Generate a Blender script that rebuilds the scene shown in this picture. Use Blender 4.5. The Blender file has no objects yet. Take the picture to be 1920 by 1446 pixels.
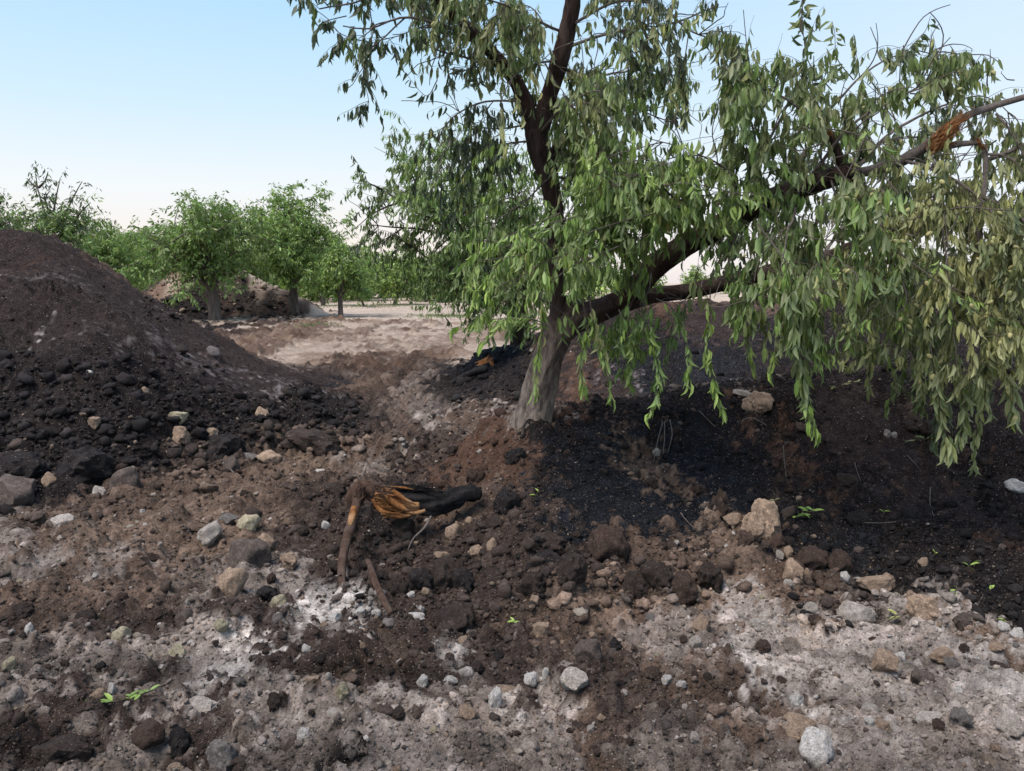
import bpy, math, random
import numpy as np
from mathutils import Matrix, Vector
random.seed(7)
RNG = np.random.default_rng(11)
C = bpy.context.scene.collection
PI = math.pi

# ------------------------------------------------------------------ camera, world, sun, exposure
FPX, CX, CY, PITCH, CAMZ = 1478.0, 960.0, 723.0, math.radians(7.44), 1.6
cam = bpy.data.objects.new('camera', bpy.data.cameras.new('camera')); C.objects.link(cam)
cam.location = (0, 0, CAMZ); cam.rotation_euler = (PI/2 - PITCH, 0, 0)
cam.data.sensor_fit = 'HORIZONTAL'; cam.data.sensor_width = 36.0; cam.data.lens = FPX/1920*36.0
cam.data.clip_start = 0.05; cam.data.clip_end = 3000
scene = bpy.context.scene; scene.camera = cam
SUN_EL, SUN_AZ = math.radians(62), math.radians(232)      # azimuth clockwise from +Y (the view direction): high, behind to the left
world = bpy.data.worlds.new('World'); scene.world = world; world.use_nodes = True
wn, wl = world.node_tree.nodes, world.node_tree.links; wn.clear()
wo = wn.new('ShaderNodeOutputWorld'); bg = wn.new('ShaderNodeBackground'); bg.inputs['Strength'].default_value = 0.15
sky = wn.new('ShaderNodeTexSky'); sky.sky_type = 'NISHITA'; sky.sun_disc = False
sky.sun_elevation = SUN_EL; sky.sun_rotation = SUN_AZ; sky.air_density = 1.0; sky.dust_density = 1.0; sky.ozone_density = 1.5
# dusk sky: the low-sun tint of each height above the horizon, the same all the way round
tc = wn.new('ShaderNodeTexCoord'); sx = wn.new('ShaderNodeSeparateXYZ'); rmp = wn.new('ShaderNodeValToRGB')
wl.new(tc.outputs['Generated'], sx.inputs[0]); wl.new(sx.outputs['Z'], rmp.inputs[0])
cr = rmp.color_ramp
SKYR = [(0.0, (5.8, 4.95, 4.6)), (0.05, (6.0, 5.3, 4.95)), (0.11, (5.6, 5.7, 5.7)), (0.2, (4.2, 5.3, 5.9)), (0.32, (3.0, 4.7, 6.3)), (0.5, (1.9, 3.7, 6.2)), (1.0, (1.2, 2.6, 5.2))]
while len(cr.elements) < len(SKYR): cr.elements.new(0.5)
for e, (p, c) in zip(cr.elements, SKYR): e.position = p; e.color = (c[0]/9.7, c[1]/9.6, c[2]/9.5, 1)
vm = wn.new('ShaderNodeVectorMath'); vm.operation = 'SCALE'; vm.inputs['Scale'].default_value = 8.0
wl.new(rmp.outputs[0], vm.inputs[0])
# the sky is paler towards the sun's side (+X)
mx2 = wn.new('ShaderNodeMix'); mx2.data_type = 'RGBA'; mr = wn.new('ShaderNodeMapRange')
mr.inputs['From Min'].default_value = -0.1; mr.inputs['From Max'].default_value = 0.7; mr.inputs['To Max'].default_value = 0.62
wl.new(sx.outputs['X'], mr.inputs['Value']); wl.new(mr.outputs[0], mx2.inputs['Factor']); wl.new(vm.outputs[0], mx2.inputs['A'])
mx2.inputs['B'].default_value = (4.35, 4.75, 5.4, 1)
mx = wn.new('ShaderNodeMix'); mx.data_type = 'RGBA'; mx.inputs['Factor'].default_value = 0.88
wl.new(sky.outputs[0], mx.inputs['A']); wl.new(mx2.outputs['Result'], mx.inputs['B'])
wl.new(mx.outputs['Result'], bg.inputs['Color']); wl.new(bg.outputs[0], wo.inputs['Surface'])
sd = bpy.data.lights.new('sun', 'SUN'); sun = bpy.data.objects.new('sun', sd); C.objects.link(sun)
sd.energy = 4.6; sd.angle = math.radians(38); sd.color = (1.0, 0.87, 0.76)
sdir = Vector((math.sin(SUN_AZ)*math.cos(SUN_EL), math.cos(SUN_AZ)*math.cos(SUN_EL), math.sin(SUN_EL)))
sun.rotation_euler = sdir.to_track_quat('Z', 'Y').to_euler(); sun.location = (20, -30, 30)
vs = scene.view_settings; scene.display_settings.display_device = 'sRGB'
vs.view_transform = 'Standard'; vs.look = 'None'; vs.gamma = 1.0; vs.use_curve_mapping = False; vs.exposure = 0.44
scene.cycles.max_bounces = 6; scene.cycles.transparent_max_bounces = 4

# ------------------------------------------------------------------ helpers
CP, SP = math.cos(PITCH), math.sin(PITCH)
def rayd(px, py):
    u, v = (px-CX)/FPX, (CY-py)/FPX
    return np.array([u, CP + SP*v, -SP + CP*v])
def P(px, py, Y):
    d = rayd(px, py); k = Y/d[1]
    return np.array([d[0]*k, Y, CAMZ + d[2]*k])

def hsh(ix, iy, seed):
    h = (ix.astype(np.int64)*374761393 + iy.astype(np.int64)*668265263 + seed*1442695041) & 0xFFFFFFFF
    h = ((h ^ (h >> 13))*1274126177) & 0xFFFFFFFF
    h = (h ^ (h >> 16)); h = (h*2246822519) & 0xFFFFFFFF
    return ((h ^ (h >> 15)) & 0xFFFFFF)/float(0x1000000)
def vnoise(x, y, seed):
    ix, iy = np.floor(x), np.floor(y); fx, fy = x-ix, y-iy
    ux, uy = fx*fx*(3-2*fx), fy*fy*(3-2*fy)
    a, b = hsh(ix, iy, seed), hsh(ix+1, iy, seed); c, d = hsh(ix, iy+1, seed), hsh(ix+1, iy+1, seed)
    return (a+(b-a)*ux + (c-a+(a-b-c+d)*ux)*uy)*2-1
def fbm(x, y, seed, octs=4, gain=0.5):
    s, a = 0, 1.0
    for o in range(octs):
        s = s + a*vnoise(x*2**o + o*17.3, y*2**o - o*9.1, seed+o); a *= gain
    return s
def domes(x, y, cell, seed, p=0.6, rmin=0.25, rmax=0.55, ids=False):
    """height of irregular lumps lying in a jittered grid"""
    wx = x + 0.16*cell*vnoise(x/cell*2.3, y/cell*2.3, seed+5); wy = y + 0.16*cell*vnoise(x/cell*2.3+9, y/cell*2.3, seed+6)
    gx, gy = wx/cell, wy/cell; ix, iy = np.floor(gx), np.floor(gy); out = np.zeros_like(x); own = np.zeros_like(x)
    for dx in (-1, 0, 1):
        for dy in (-1, 0, 1):
            cx, cy = ix+dx, iy+dy
            r1, r2, r3, r4 = hsh(cx, cy, seed), hsh(cx, cy, seed+1), hsh(cx, cy, seed+2), hsh(cx, cy, seed+3)
            rad = np.where(r3 < p, rmin + (rmax-rmin)*r4**2, 1e-6)
            q = ((gx-cx-0.15-0.7*r1)**2 + (gy-cy-0.15-0.7*r2)**2)/rad**2
            h = rad*cell*np.sqrt(np.clip(1-q, 0, None)); own = np.where(h > out, hsh(cx, cy, seed+4), own); out = np.maximum(out, h)
    return (out, own) if ids else out
def sstep(a, b, x):
    t = np.clip((x-a)/(b-a), 0, 1); return t*t*(3-2*t)

def build_mesh(name, V, tris=None, quads=None, cols=None, smooth=True, uvless=True):
    me = bpy.data.meshes.new(name)
    V = np.asarray(V, np.float32); nv = len(V)
    parts, starts, off = [], [], 0
    if quads is not None and len(quads):
        q = np.asarray(quads, np.int32); parts.append(q.ravel()); starts.append(np.arange(len(q))*4); off += len(q)*4
    if tris is not None and len(tris):
        t = np.asarray(tris, np.int32); parts.append(t.ravel()); starts.append(off + np.arange(len(t))*3)
    L = np.concatenate(parts); S = np.concatenate(starts)
    me.vertices.add(nv); me.vertices.foreach_set('co', V.ravel())
    me.loops.add(len(L)); me.loops.foreach_set('vertex_index', L)
    me.polygons.add(len(S)); me.polygons.foreach_set('loop_start', S.astype(np.int32))
    me.update(calc_edges=True)
    if smooth: me.polygons.foreach_set('use_smooth', np.ones(len(S), bool))
    if cols is not None:
        a = me.attributes.new('col', 'FLOAT_COLOR', 'POINT'); c = np.ones((nv, 4), np.float32); c[:, :3] = cols
        a.data.foreach_set('color', c.ravel())
    me.validate(); return me
def obj(name, me, mat=None, parent=None, **props):
    o = bpy.data.objects.new(name, me); C.objects.link(o)
    if mat is not None and me is not None and not me.materials: me.materials.append(mat)
    if parent is not None: o.parent = parent
    for k, v in props.items(): o[k] = v
    return o
def empty(name, loc, label, cat, group=None):
    o = bpy.data.objects.new(name, None); C.objects.link(o); o.location = loc; o.empty_display_size = 0.2
    o['label'] = label; o['category'] = cat
    if group: o['group'] = group
    return o

# ------------------------------------------------------------------ materials
def mat_base(name, rough=0.9, spec=0.2):
    m = bpy.data.materials.new(name); m.use_nodes = True
    nt = m.node_tree; b = nt.nodes['Principled BSDF']
    b.inputs['Roughness'].default_value = rough; b.inputs['Specular IOR Level'].default_value = spec
    return m, nt, b
def N(nt, t, **kw):
    n = nt.nodes.new(t)
    for k, v in kw.items(): setattr(n, k, v)
    return n
def noise(nt, scale, detail=4, rough=0.6, vec=None):
    n = N(nt, 'ShaderNodeTexNoise'); n.inputs['Scale'].default_value = scale; n.inputs['Detail'].default_value = detail; n.inputs['Roughness'].default_value = rough
    if vec: nt.links.new(vec, n.inputs['Vector'])
    return n.outputs['Fac']
def maprange(nt, v, a, b, c, d):
    n = N(nt, 'ShaderNodeMapRange'); nt.links.new(v, n.inputs['Value'])
    for k, x in zip(('From Min', 'From Max', 'To Min', 'To Max'), (a, b, c, d)): n.inputs[k].default_value = x
    return n.outputs[0]
def scale_col(nt, col, f):
    n = N(nt, 'ShaderNodeVectorMath', operation='SCALE'); nt.links.new(col, n.inputs[0]); nt.links.new(f, n.inputs['Scale']); return n.outputs[0]
def mixc(nt, f, a, b):
    n = N(nt, 'ShaderNodeMix', data_type='RGBA')
    for s, v in (('Factor', f), ('A', a), ('B', b)):
        if isinstance(v, (tuple, float, int)): n.inputs[s].default_value = v if not isinstance(v, tuple) else (*v, 1)
        else: nt.links.new(v, n.inputs[s])
    return n.outputs['Result']
def math_(nt, op, a, b):
    n = N(nt, 'ShaderNodeMath', operation=op)
    for i, v in enumerate((a, b)):
        if isinstance(v, (float, int)): n.inputs[i].default_value = v
        else: nt.links.new(v, n.inputs[i])
    return n.outputs[0]
def bump(nt, b, h, dist, strength=1.0):
    n = N(nt, 'ShaderNodeBump'); n.inputs['Distance'].default_value = dist; n.inputs['Strength'].default_value = strength
    nt.links.new(h, n.inputs['Height']); nt.links.new(n.outputs[0], b.inputs['Normal'])

def soil_material(name, speck=1.0):
    m, nt, b = mat_base(name, 0.97, 0.05)
    tcn = N(nt, 'ShaderNodeTexCoord'); v = tcn.outputs['Object']
    at = N(nt, 'ShaderNodeAttribute', attribute_name='col')
    n1, n2, n3 = noise(nt, 7, 6, 0.7, v), noise(nt, 38, 5, 0.7, v), noise(nt, 150, 3, 0.7, v)
    f = math_(nt, 'MULTIPLY', maprange(nt, n1, 0.3, 0.7, 0.72, 1.3), maprange(nt, n2, 0.3, 0.7, 0.62, 1.42))
    f = math_(nt, 'MULTIPLY', f, maprange(nt, n3, 0.3, 0.7, 0.8, 1.22))
    col = scale_col(nt, at.outputs['Color'], f)
    # mineral grains: small pale specks of several sizes in the crumbly soil
    for sc, th, rad in ((55, 0.955, 0.30), (120, 0.94, 0.36), (240, 0.92, 0.4)):
        vo = N(nt, 'ShaderNodeTexVoronoi'); vo.inputs['Scale'].default_value = sc; nt.links.new(v, vo.inputs['Vector'])
        sp = N(nt, 'ShaderNodeSeparateColor'); nt.links.new(vo.outputs['Color'], sp.inputs[0])
        k = math_(nt, 'MULTIPLY', math_(nt, 'GREATER_THAN', sp.outputs[0], th), math_(nt, 'LESS_THAN', vo.outputs['Distance'], rad))
        k = math_(nt, 'MULTIPLY', k, 0.75*speck)
        tint = mixc(nt, sp.outputs[1], (0.16, 0.11, 0.085), (0.40, 0.36, 0.33))
        col = mixc(nt, k, col, tint)
    nt.links.new(col, b.inputs['Base Color'])
    h = math_(nt, 'ADD', math_(nt, 'MULTIPLY', noise(nt, 22, 7, 0.72, v), 1.0), math_(nt, 'MULTIPLY', noise(nt, 95, 5, 0.75, v), 0.45))
    bump(nt, b, h, 0.05, 1.0)
    return m
M_SOIL = soil_material('soil')
def stone_material(name, dark=False):
    m, nt, b = mat_base(name, 0.92, 0.2)
    tcn = N(nt, 'ShaderNodeTexCoord'); v = tcn.outputs['Object']; oi = N(nt, 'ShaderNodeObjectInfo')
    f = math_(nt, 'MULTIPLY', maprange(nt, noise(nt, 2.2, 5, 0.65, v), 0.3, 0.7, 0.6, 1.35), maprange(nt, noise(nt, 9, 5, 0.75, v), 0.3, 0.7, 0.6, 1.4))
    col = scale_col(nt, oi.outputs['Color'], f)
    # soil caught in the hollows and on the sides
    dirt = maprange(nt, noise(nt, 1.6, 6, 0.75, v), 0.5, 0.66, 0.0, 0.6)
    col = mixc(nt, dirt, col, scale_col(nt, oi.outputs['Color'], math_(nt, 'ADD', 0.45, 0.0)) if not dark else (0.05, 0.042, 0.038))
    vo = N(nt, 'ShaderNodeTexVoronoi'); vo.inputs['Scale'].default_value = 11; nt.links.new(v, vo.inputs['Vector'])
    sp = N(nt, 'ShaderNodeSeparateColor'); nt.links.new(vo.outputs['Color'], sp.inputs[0])
    k = math_(nt, 'MULTIPLY', math_(nt, 'GREATER_THAN', sp.outputs[0], 0.9), math_(nt, 'LESS_THAN', vo.outputs['Distance'], 0.33))
    col = mixc(nt, math_(nt, 'MULTIPLY', k, 0.6), col, (0.3, 0.26, 0.22) if dark else (0.07, 0.05, 0.04))
    nt.links.new(col, b.inputs['Base Color'])
    bump(nt, b, math_(nt, 'ADD', noise(nt, 3.5, 7, 0.75, v), math_(nt, 'MULTIPLY', noise(nt, 14, 5, 0.75, v), 0.5)), 0.05 if dark else 0.022, 1.0)
    return m
M_STONE, M_CLOD = stone_material('pale_stone'), stone_material('dark_clod', True)
def vc_material(name, rough=0.9):
    m, nt, b = mat_base(name, rough, 0.2); at = N(nt, 'ShaderNodeAttribute', attribute_name='col')
    tcn = N(nt, 'ShaderNodeTexCoord'); f = math_(nt, 'MULTIPLY', maprange(nt, noise(nt, 45, 5, 0.75, tcn.outputs['Object']), 0.3, 0.7, 0.5, 1.5), maprange(nt, noise(nt, 170, 3, 0.7, tcn.outputs['Object']), 0.3, 0.7, 0.7, 1.3))
    nt.links.new(scale_col(nt, at.outputs['Color'], f), b.inputs['Base Color']); 
    bump(nt, b, noise(nt, 75, 6, 0.8, tcn.outputs['Object']), 0.03); return m
M_GRAVEL = vc_material('gravel')
def leaf_material():
    m = bpy.data.materials.new('leaf'); m.use_nodes = True; nt = m.node_tree; b = nt.nodes['Principled BSDF']
    b.inputs['Roughness'].default_value = 0.5; b.inputs['Specular IOR Level'].default_value = 0.35
    at = N(nt, 'ShaderNodeAttribute', attribute_name='col')
    tcn = N(nt, 'ShaderNodeTexCoord'); f = maprange(nt, noise(nt, 45, 3, 0.6, tcn.outputs['Object']), 0.3, 0.7, 0.8, 1.2)
    c = scale_col(nt, at.outputs['Color'], f)
    geo = N(nt, 'ShaderNodeNewGeometry')
    c2 = mixc(nt, math_(nt, 'MULTIPLY', geo.outputs['Backfacing'], 0.35), c, (0.17, 0.21, 0.14))   # leaf undersides are greyer
    nt.links.new(c2, b.inputs['Base Color'])
    tr = N(nt, 'ShaderNodeBsdfTranslucent'); tl = mixc(nt, 0.5, c, (0.16, 0.26, 0.03)); nt.links.new(tl, tr.inputs['Color'])
    ms = N(nt, 'ShaderNodeMixShader'); ms.inputs[0].default_value = 0.3
    nt.links.new(b.outputs[0], ms.inputs[1]); nt.links.new(tr.outputs[0], ms.inputs[2])
    nt.links.new(ms.outputs[0], nt.nodes['Material Output'].inputs['Surface']); return m
M_LEAF = leaf_material()
def bark_material(name, c1, c2, c3, low=None):
    m, nt, b = mat_base(name, 0.93, 0.15); tcn = N(nt, 'ShaderNodeTexCoord')
    mp = N(nt, 'ShaderNodeMapping'); mp.inputs['Scale'].default_value = (1, 1, 0.2); nt.links.new(tcn.outputs['Object'], mp.inputs[0])
    v = mp.outputs[0]; n1, n2 = noise(nt, 26, 8, 0.78, v), noise(nt, 9, 4, 0.6, v)
    col = mixc(nt, maprange(nt, n1, 0.36, 0.62, 0, 1), c1, c2); col = mixc(nt, maprange(nt, n2, 0.5, 0.7, 0, 0.8), col, c3)
    if low:   # weathered pale bark at the foot of the stem
        sz = N(nt, 'ShaderNodeSeparateXYZ'); nt.links.new(tcn.outputs['Object'], sz.inputs[0])
        hz = math_(nt, 'ADD', sz.outputs['Z'], math_(nt, 'MULTIPLY', n2, 0.35))
        col = mixc(nt, maprange(nt, hz, 0.45, 1.1, 1, 0), col, mixc(nt, maprange(nt, n1, 0.4, 0.6, 0, 1), tuple(x*0.32 for x in low), low))
    nt.links.new(col, b.inputs['Base Color'])
    bump(nt, b, math_(nt, 'ADD', n1, math_(nt, 'MULTIPLY', noise(nt, 90, 6, 0.75, v), 0.45)), 0.06, 1.0); return m
M_BARK = bark_material('dark_bark', (0.020, 0.014, 0.013), (0.085, 0.055, 0.045), (0.13, 0.10, 0.085), (0.40, 0.34, 0.295))
M_BARK2 = bark_material('grey_bark', (0.07, 0.06, 0.052), (0.16, 0.135, 0.12), (0.22, 0.19, 0.17))
M_BARKF = bark_material('brown_bark', (0.03, 0.022, 0.018), (0.08, 0.06, 0.048), (0.11, 0.09, 0.075))
M_TWIG = bark_material('twig_bark', (0.10, 0.095, 0.06), (0.17, 0.16, 0.10), (0.12, 0.10, 0.085))
M_GREYTWIG = bark_material('grey_twig_bark', (0.13, 0.11, 0.10), (0.24, 0.21, 0.19), (0.30, 0.27, 0.25))
M_WOOD = bark_material('torn_orange_wood', (0.20, 0.075, 0.028), (0.54, 0.26, 0.10), (0.62, 0.42, 0.24))
M_CHAR = bark_material('charred_wood', (0.010, 0.010, 0.011), (0.030, 0.030, 0.032), (0.05, 0.045, 0.045))
M_ROOT = bark_material('root_bark', (0.065, 0.04, 0.03), (0.17, 0.11, 0.085), (0.22, 0.17, 0.14))
def almond_material():
    m, nt, b = mat_base('almond_hull', 0.85, 0.2); oi = N(nt, 'ShaderNodeObjectInfo'); tcn = N(nt, 'ShaderNodeTexCoord')
    f = maprange(nt, noise(nt, 60, 4, 0.6, tcn.outputs['Object']), 0.3, 0.7, 0.75, 1.2)
    c = mixc(nt, oi.outputs['Random'], (0.21, 0.235, 0.095), (0.30, 0.28, 0.14)); nt.links.new(scale_col(nt, c, f), b.inputs['Base Color']); return m
M_ALM = almond_material()

# ------------------------------------------------------------------ terrain height
ctrl_px = [
 # piled mound at the left: foot, edge of the front face, crest
 (0,905,6.2),(120,912,6.1),(250,890,6.4),(350,858,7.1),(450,850,7.2),(540,848,7.35),(660,800,8.7),(715,765,10.0),
 (0,800,6.75),(150,800,6.8),(300,790,7.2),(450,790,7.9),(0,680,7.6),(150,690,7.6),(300,730,7.9),(580,770,8.9),
 (0,560,8.5),(150,575,8.6),(250,608,8.8),(350,680,8.8),(480,735,9.2),(590,722,10.1),(640,748,10.2),
 (0,437,10.4),(50,440,10.4),(100,449,10.5),(160,480,10.8),(210,520,11.1),(250,547,11.3),(320,588,11.6),(400,627,11.9),(480,665,12.0),(560,702,12.1),(620,735,11.8),
 (0,500,9.4),(120,520,9.4),(250,575,9.8),(350,640,10.2),(450,700,10.2),
 # bank under the tree
 (860,905,5.9),(850,860,6.6),(880,815,6.6),(900,790,6.25),(930,840,5.75),(960,785,6.05),(1000,785,6.0),(1040,785,6.05),(1100,775,6.2),(1200,764,6.4),(1300,745,6.5),(1350,733,6.55),(1450,722,6.6),(1600,712,6.7),(1750,702,6.8),(1920,692,6.9),
 (900,900,5.4),(1000,870,5.3),(1000,940,4.85),(1100,850,5.6),(1100,900,5.25),(1150,960,4.9),(1200,850,5.75),(1300,950,5.15),(1300,860,5.8),(1320,800,6.2),(1450,790,6.25),(1450,880,5.75),(1600,780,6.3),(1600,900,5.5),(1600,1000,4.85),(1750,850,5.9),(1750,960,5.1),(1900,900,5.5),(1900,780,6.3),(1900,1020,4.7),
 (1430,985,4.85),(1500,1040,4.5),(1000,1040,4.3),(1140,1040,4.35),(1280,1060,4.3),(900,1050,4.3),
 (850,960,5.1),(800,1010,4.7),(700,960,5.4),(700,1130,3.85),(850,1160,3.68),(1000,1130,3.85),(1200,1120,3.95),(1300,1120,3.95),(1450,1110,4.0),(1600,1130,3.9),(1750,1170,3.65),(1900,1190,3.55),
 # mound behind the tree
 (1005,700,10.2),(940,690,12.0),(900,660,12.8),(860,695,12.9),(990,640,12.6),(1060,600,11.6),(1130,578,11.4),(1200,572,11.5),(1330,565,11.6),(1450,562,11.7),(1600,556,11.7),(1750,550,11.7),(1920,540,11.7),
 (1080,700,9.9),(1200,680,10.1),(1350,660,10.2),(1500,650,10.3),(1700,640,10.3),(1920,630,10.3),(1100,765,8.7),(1250,755,8.7),
]
wc = []
for y in (-1.4, 0.5, 2.2, 3.0): 
    for x in (-7, -4.5, -2.5, -1.2, 0, 1.2, 2.5, 4.5, 7): wc.append((x, y, 0.0))
wc += [(-7, 4.5, .0), (-5, 4.5, 0), (-3, 4.4, 0), (-1.5, 4.6, .02), (-0.9, 5.2, .03), (-2.2, 5.6, .02), (-1.1, 6.6, .02), (-1.3, 8, .03), (-0.7, 9.5, .03), (-0.6, 7.6, .05), (-0.3, 8.6, .06),
       (-8, 6.2, .0), (-8, 10.4, 2.35), (-12, 10.4, 2.4), (-12, 6, 0), (-12, 8.5, 1.4),
       (-7, 13.3, .3), (-9, 14.5, .1), (-5.3, 13.2, .35), (-12, 14, .2), (-4.2, 13.6, .15), (-3, 13.8, .05), (-8, 17, .1), (-4, 17, .1), (-12, 18, .1), (-2, 15, .05), (0, 16, .08), (0, 19, .12), (-1.2, 12.0, .04),
       (0.2, 9.2, .06), (0.7, 8.0, .25), (1.4, 7.7, .42), (2.6, 7.8, .5), (4.2, 7.9, .5), (6, 8, .5),
       (6.5, 5.5, .42), (6.5, 4.2, .12), (7.5, 3.4, 0), (9, 6.9, .95), (9, 11.7, 1.6), (12, 10, 1.4), (12, 6, .6), (12, 3.5, 0), (9, 4, .1),
       (1.5, 14.6, .1), (3.5, 14.8, .1), (6, 15, .1), (9, 15.3, .1), (12, 15, .1), (3, 18, .1), (8, 18, .1), (0.3, 14.6, .08), (13, 19, .1)]
cp = np.array([P(*c) for c in ctrl_px] + [np.array(c, float) for c in wc])
cp[:, 2] = np.maximum(cp[:, 2], -0.03)
KS = 0.22
def kern(ax, ay, bx, by): return np.sqrt((ax-bx)**2 + (ay-by)**2 + KS*KS)
_n = len(cp); A = np.zeros((_n+3, _n+3)); A[:_n, :_n] = -kern(cp[:, 0][:, None], cp[:, 1][:, None], cp[:, 0][None], cp[:, 1][None]) + np.eye(_n)*0.02
A[:_n, _n] = A[_n, :_n] = 1; A[:_n, _n+1] = A[_n+1, :_n] = cp[:, 0]; A[:_n, _n+2] = A[_n+2, :_n] = cp[:, 1]
WTS = np.linalg.solve(A, np.concatenate([cp[:, 2], [0, 0, 0]]))
FAR_MOUND = P(400, 600, 33.0)[:2]
def H0(x, y):
    x = np.atleast_1d(np.asarray(x, float)); y = np.atleast_1d(np.asarray(y, float)); sh = x.shape; x = x.ravel(); y = y.ravel()
    z = np.empty_like(x); B = 60000
    for i in range(0, len(x), B):
        a, b = x[i:i+B], y[i:i+B]; near = (b < 19) & (np.abs(a) < 16); r = np.zeros_like(a)
        if near.any():
            k = kern(a[near][:, None], b[near][:, None], cp[:, 0][None], cp[:, 1][None])
            r[near] = -k @ WTS[:_n] + WTS[_n] + WTS[_n+1]*a[near] + WTS[_n+2]*b[near]
        z[i:i+B] = r
    far = 0.12 + 0.14*sstep(16, 27, y) + 0.5*np.exp(-((x+9)/7)**2-((y-72)/9)**2)*0.5 + 0.05*fbm(x/6, y/6, 91, 3)*sstep(19, 30, y)
    w = np.maximum(sstep(15.5, 18.8, y), sstep(11, 15, np.abs(x)))
    nearside = np.where(y < 9, 0.0, far)
    z = z*(1-w) + np.where(sstep(15.5, 18.8, y) > 0, far, nearside)*w
    q = np.sqrt(((x-FAR_MOUND[0])/4.8)**2 + ((y-FAR_MOUND[1])/3.6)**2)
    z = z + 2.45*np.clip(1-q, 0, 1)**1.0*np.minimum(1, 1.0) - 0.35*np.exp(-(q/0.22)**2)
    return z.reshape(sh)

# ------------------------------------------------------------------ soil colours, laid out as patches of different earth, the bluish ones tinted with smoke haze
PAL = {  # colour, clod roughness, pale gravel share
 'k': ((0.017, 0.015, 0.0155), 0.95, 0.05), 'K': ((0.015, 0.014, 0.0155), 0.55, 0.03), 'u': ((0.012, 0.0145, 0.019), 0.35, 0.0),  # key u: bluish charred earth, with smoke haze painted into its colour
 'd': ((0.058, 0.044, 0.038), 0.85, 0.25), 'D': ((0.034, 0.026, 0.025), 0.22, 0.03), 'b': ((0.115, 0.083, 0.065), 0.9, 0.5),
 'B': ((0.175, 0.128, 0.098), 0.9, 0.8), 'r': ((0.088, 0.053, 0.038), 0.5, 0.1), 'g': ((0.205, 0.174, 0.153), 0.75, 0.7),
 'G': ((0.31, 0.273, 0.248), 0.6, 0.7), 'w': ((0.50, 0.47, 0.44), 0.5, 0.9), 'p': ((0.33, 0.272, 0.222), 0.4, 0.4), 'q': ((0.38, 0.322, 0.268), 0.2, 0.3), 's': ((0.19, 0.17, 0.175), 0.1, 0.0),
}
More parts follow.
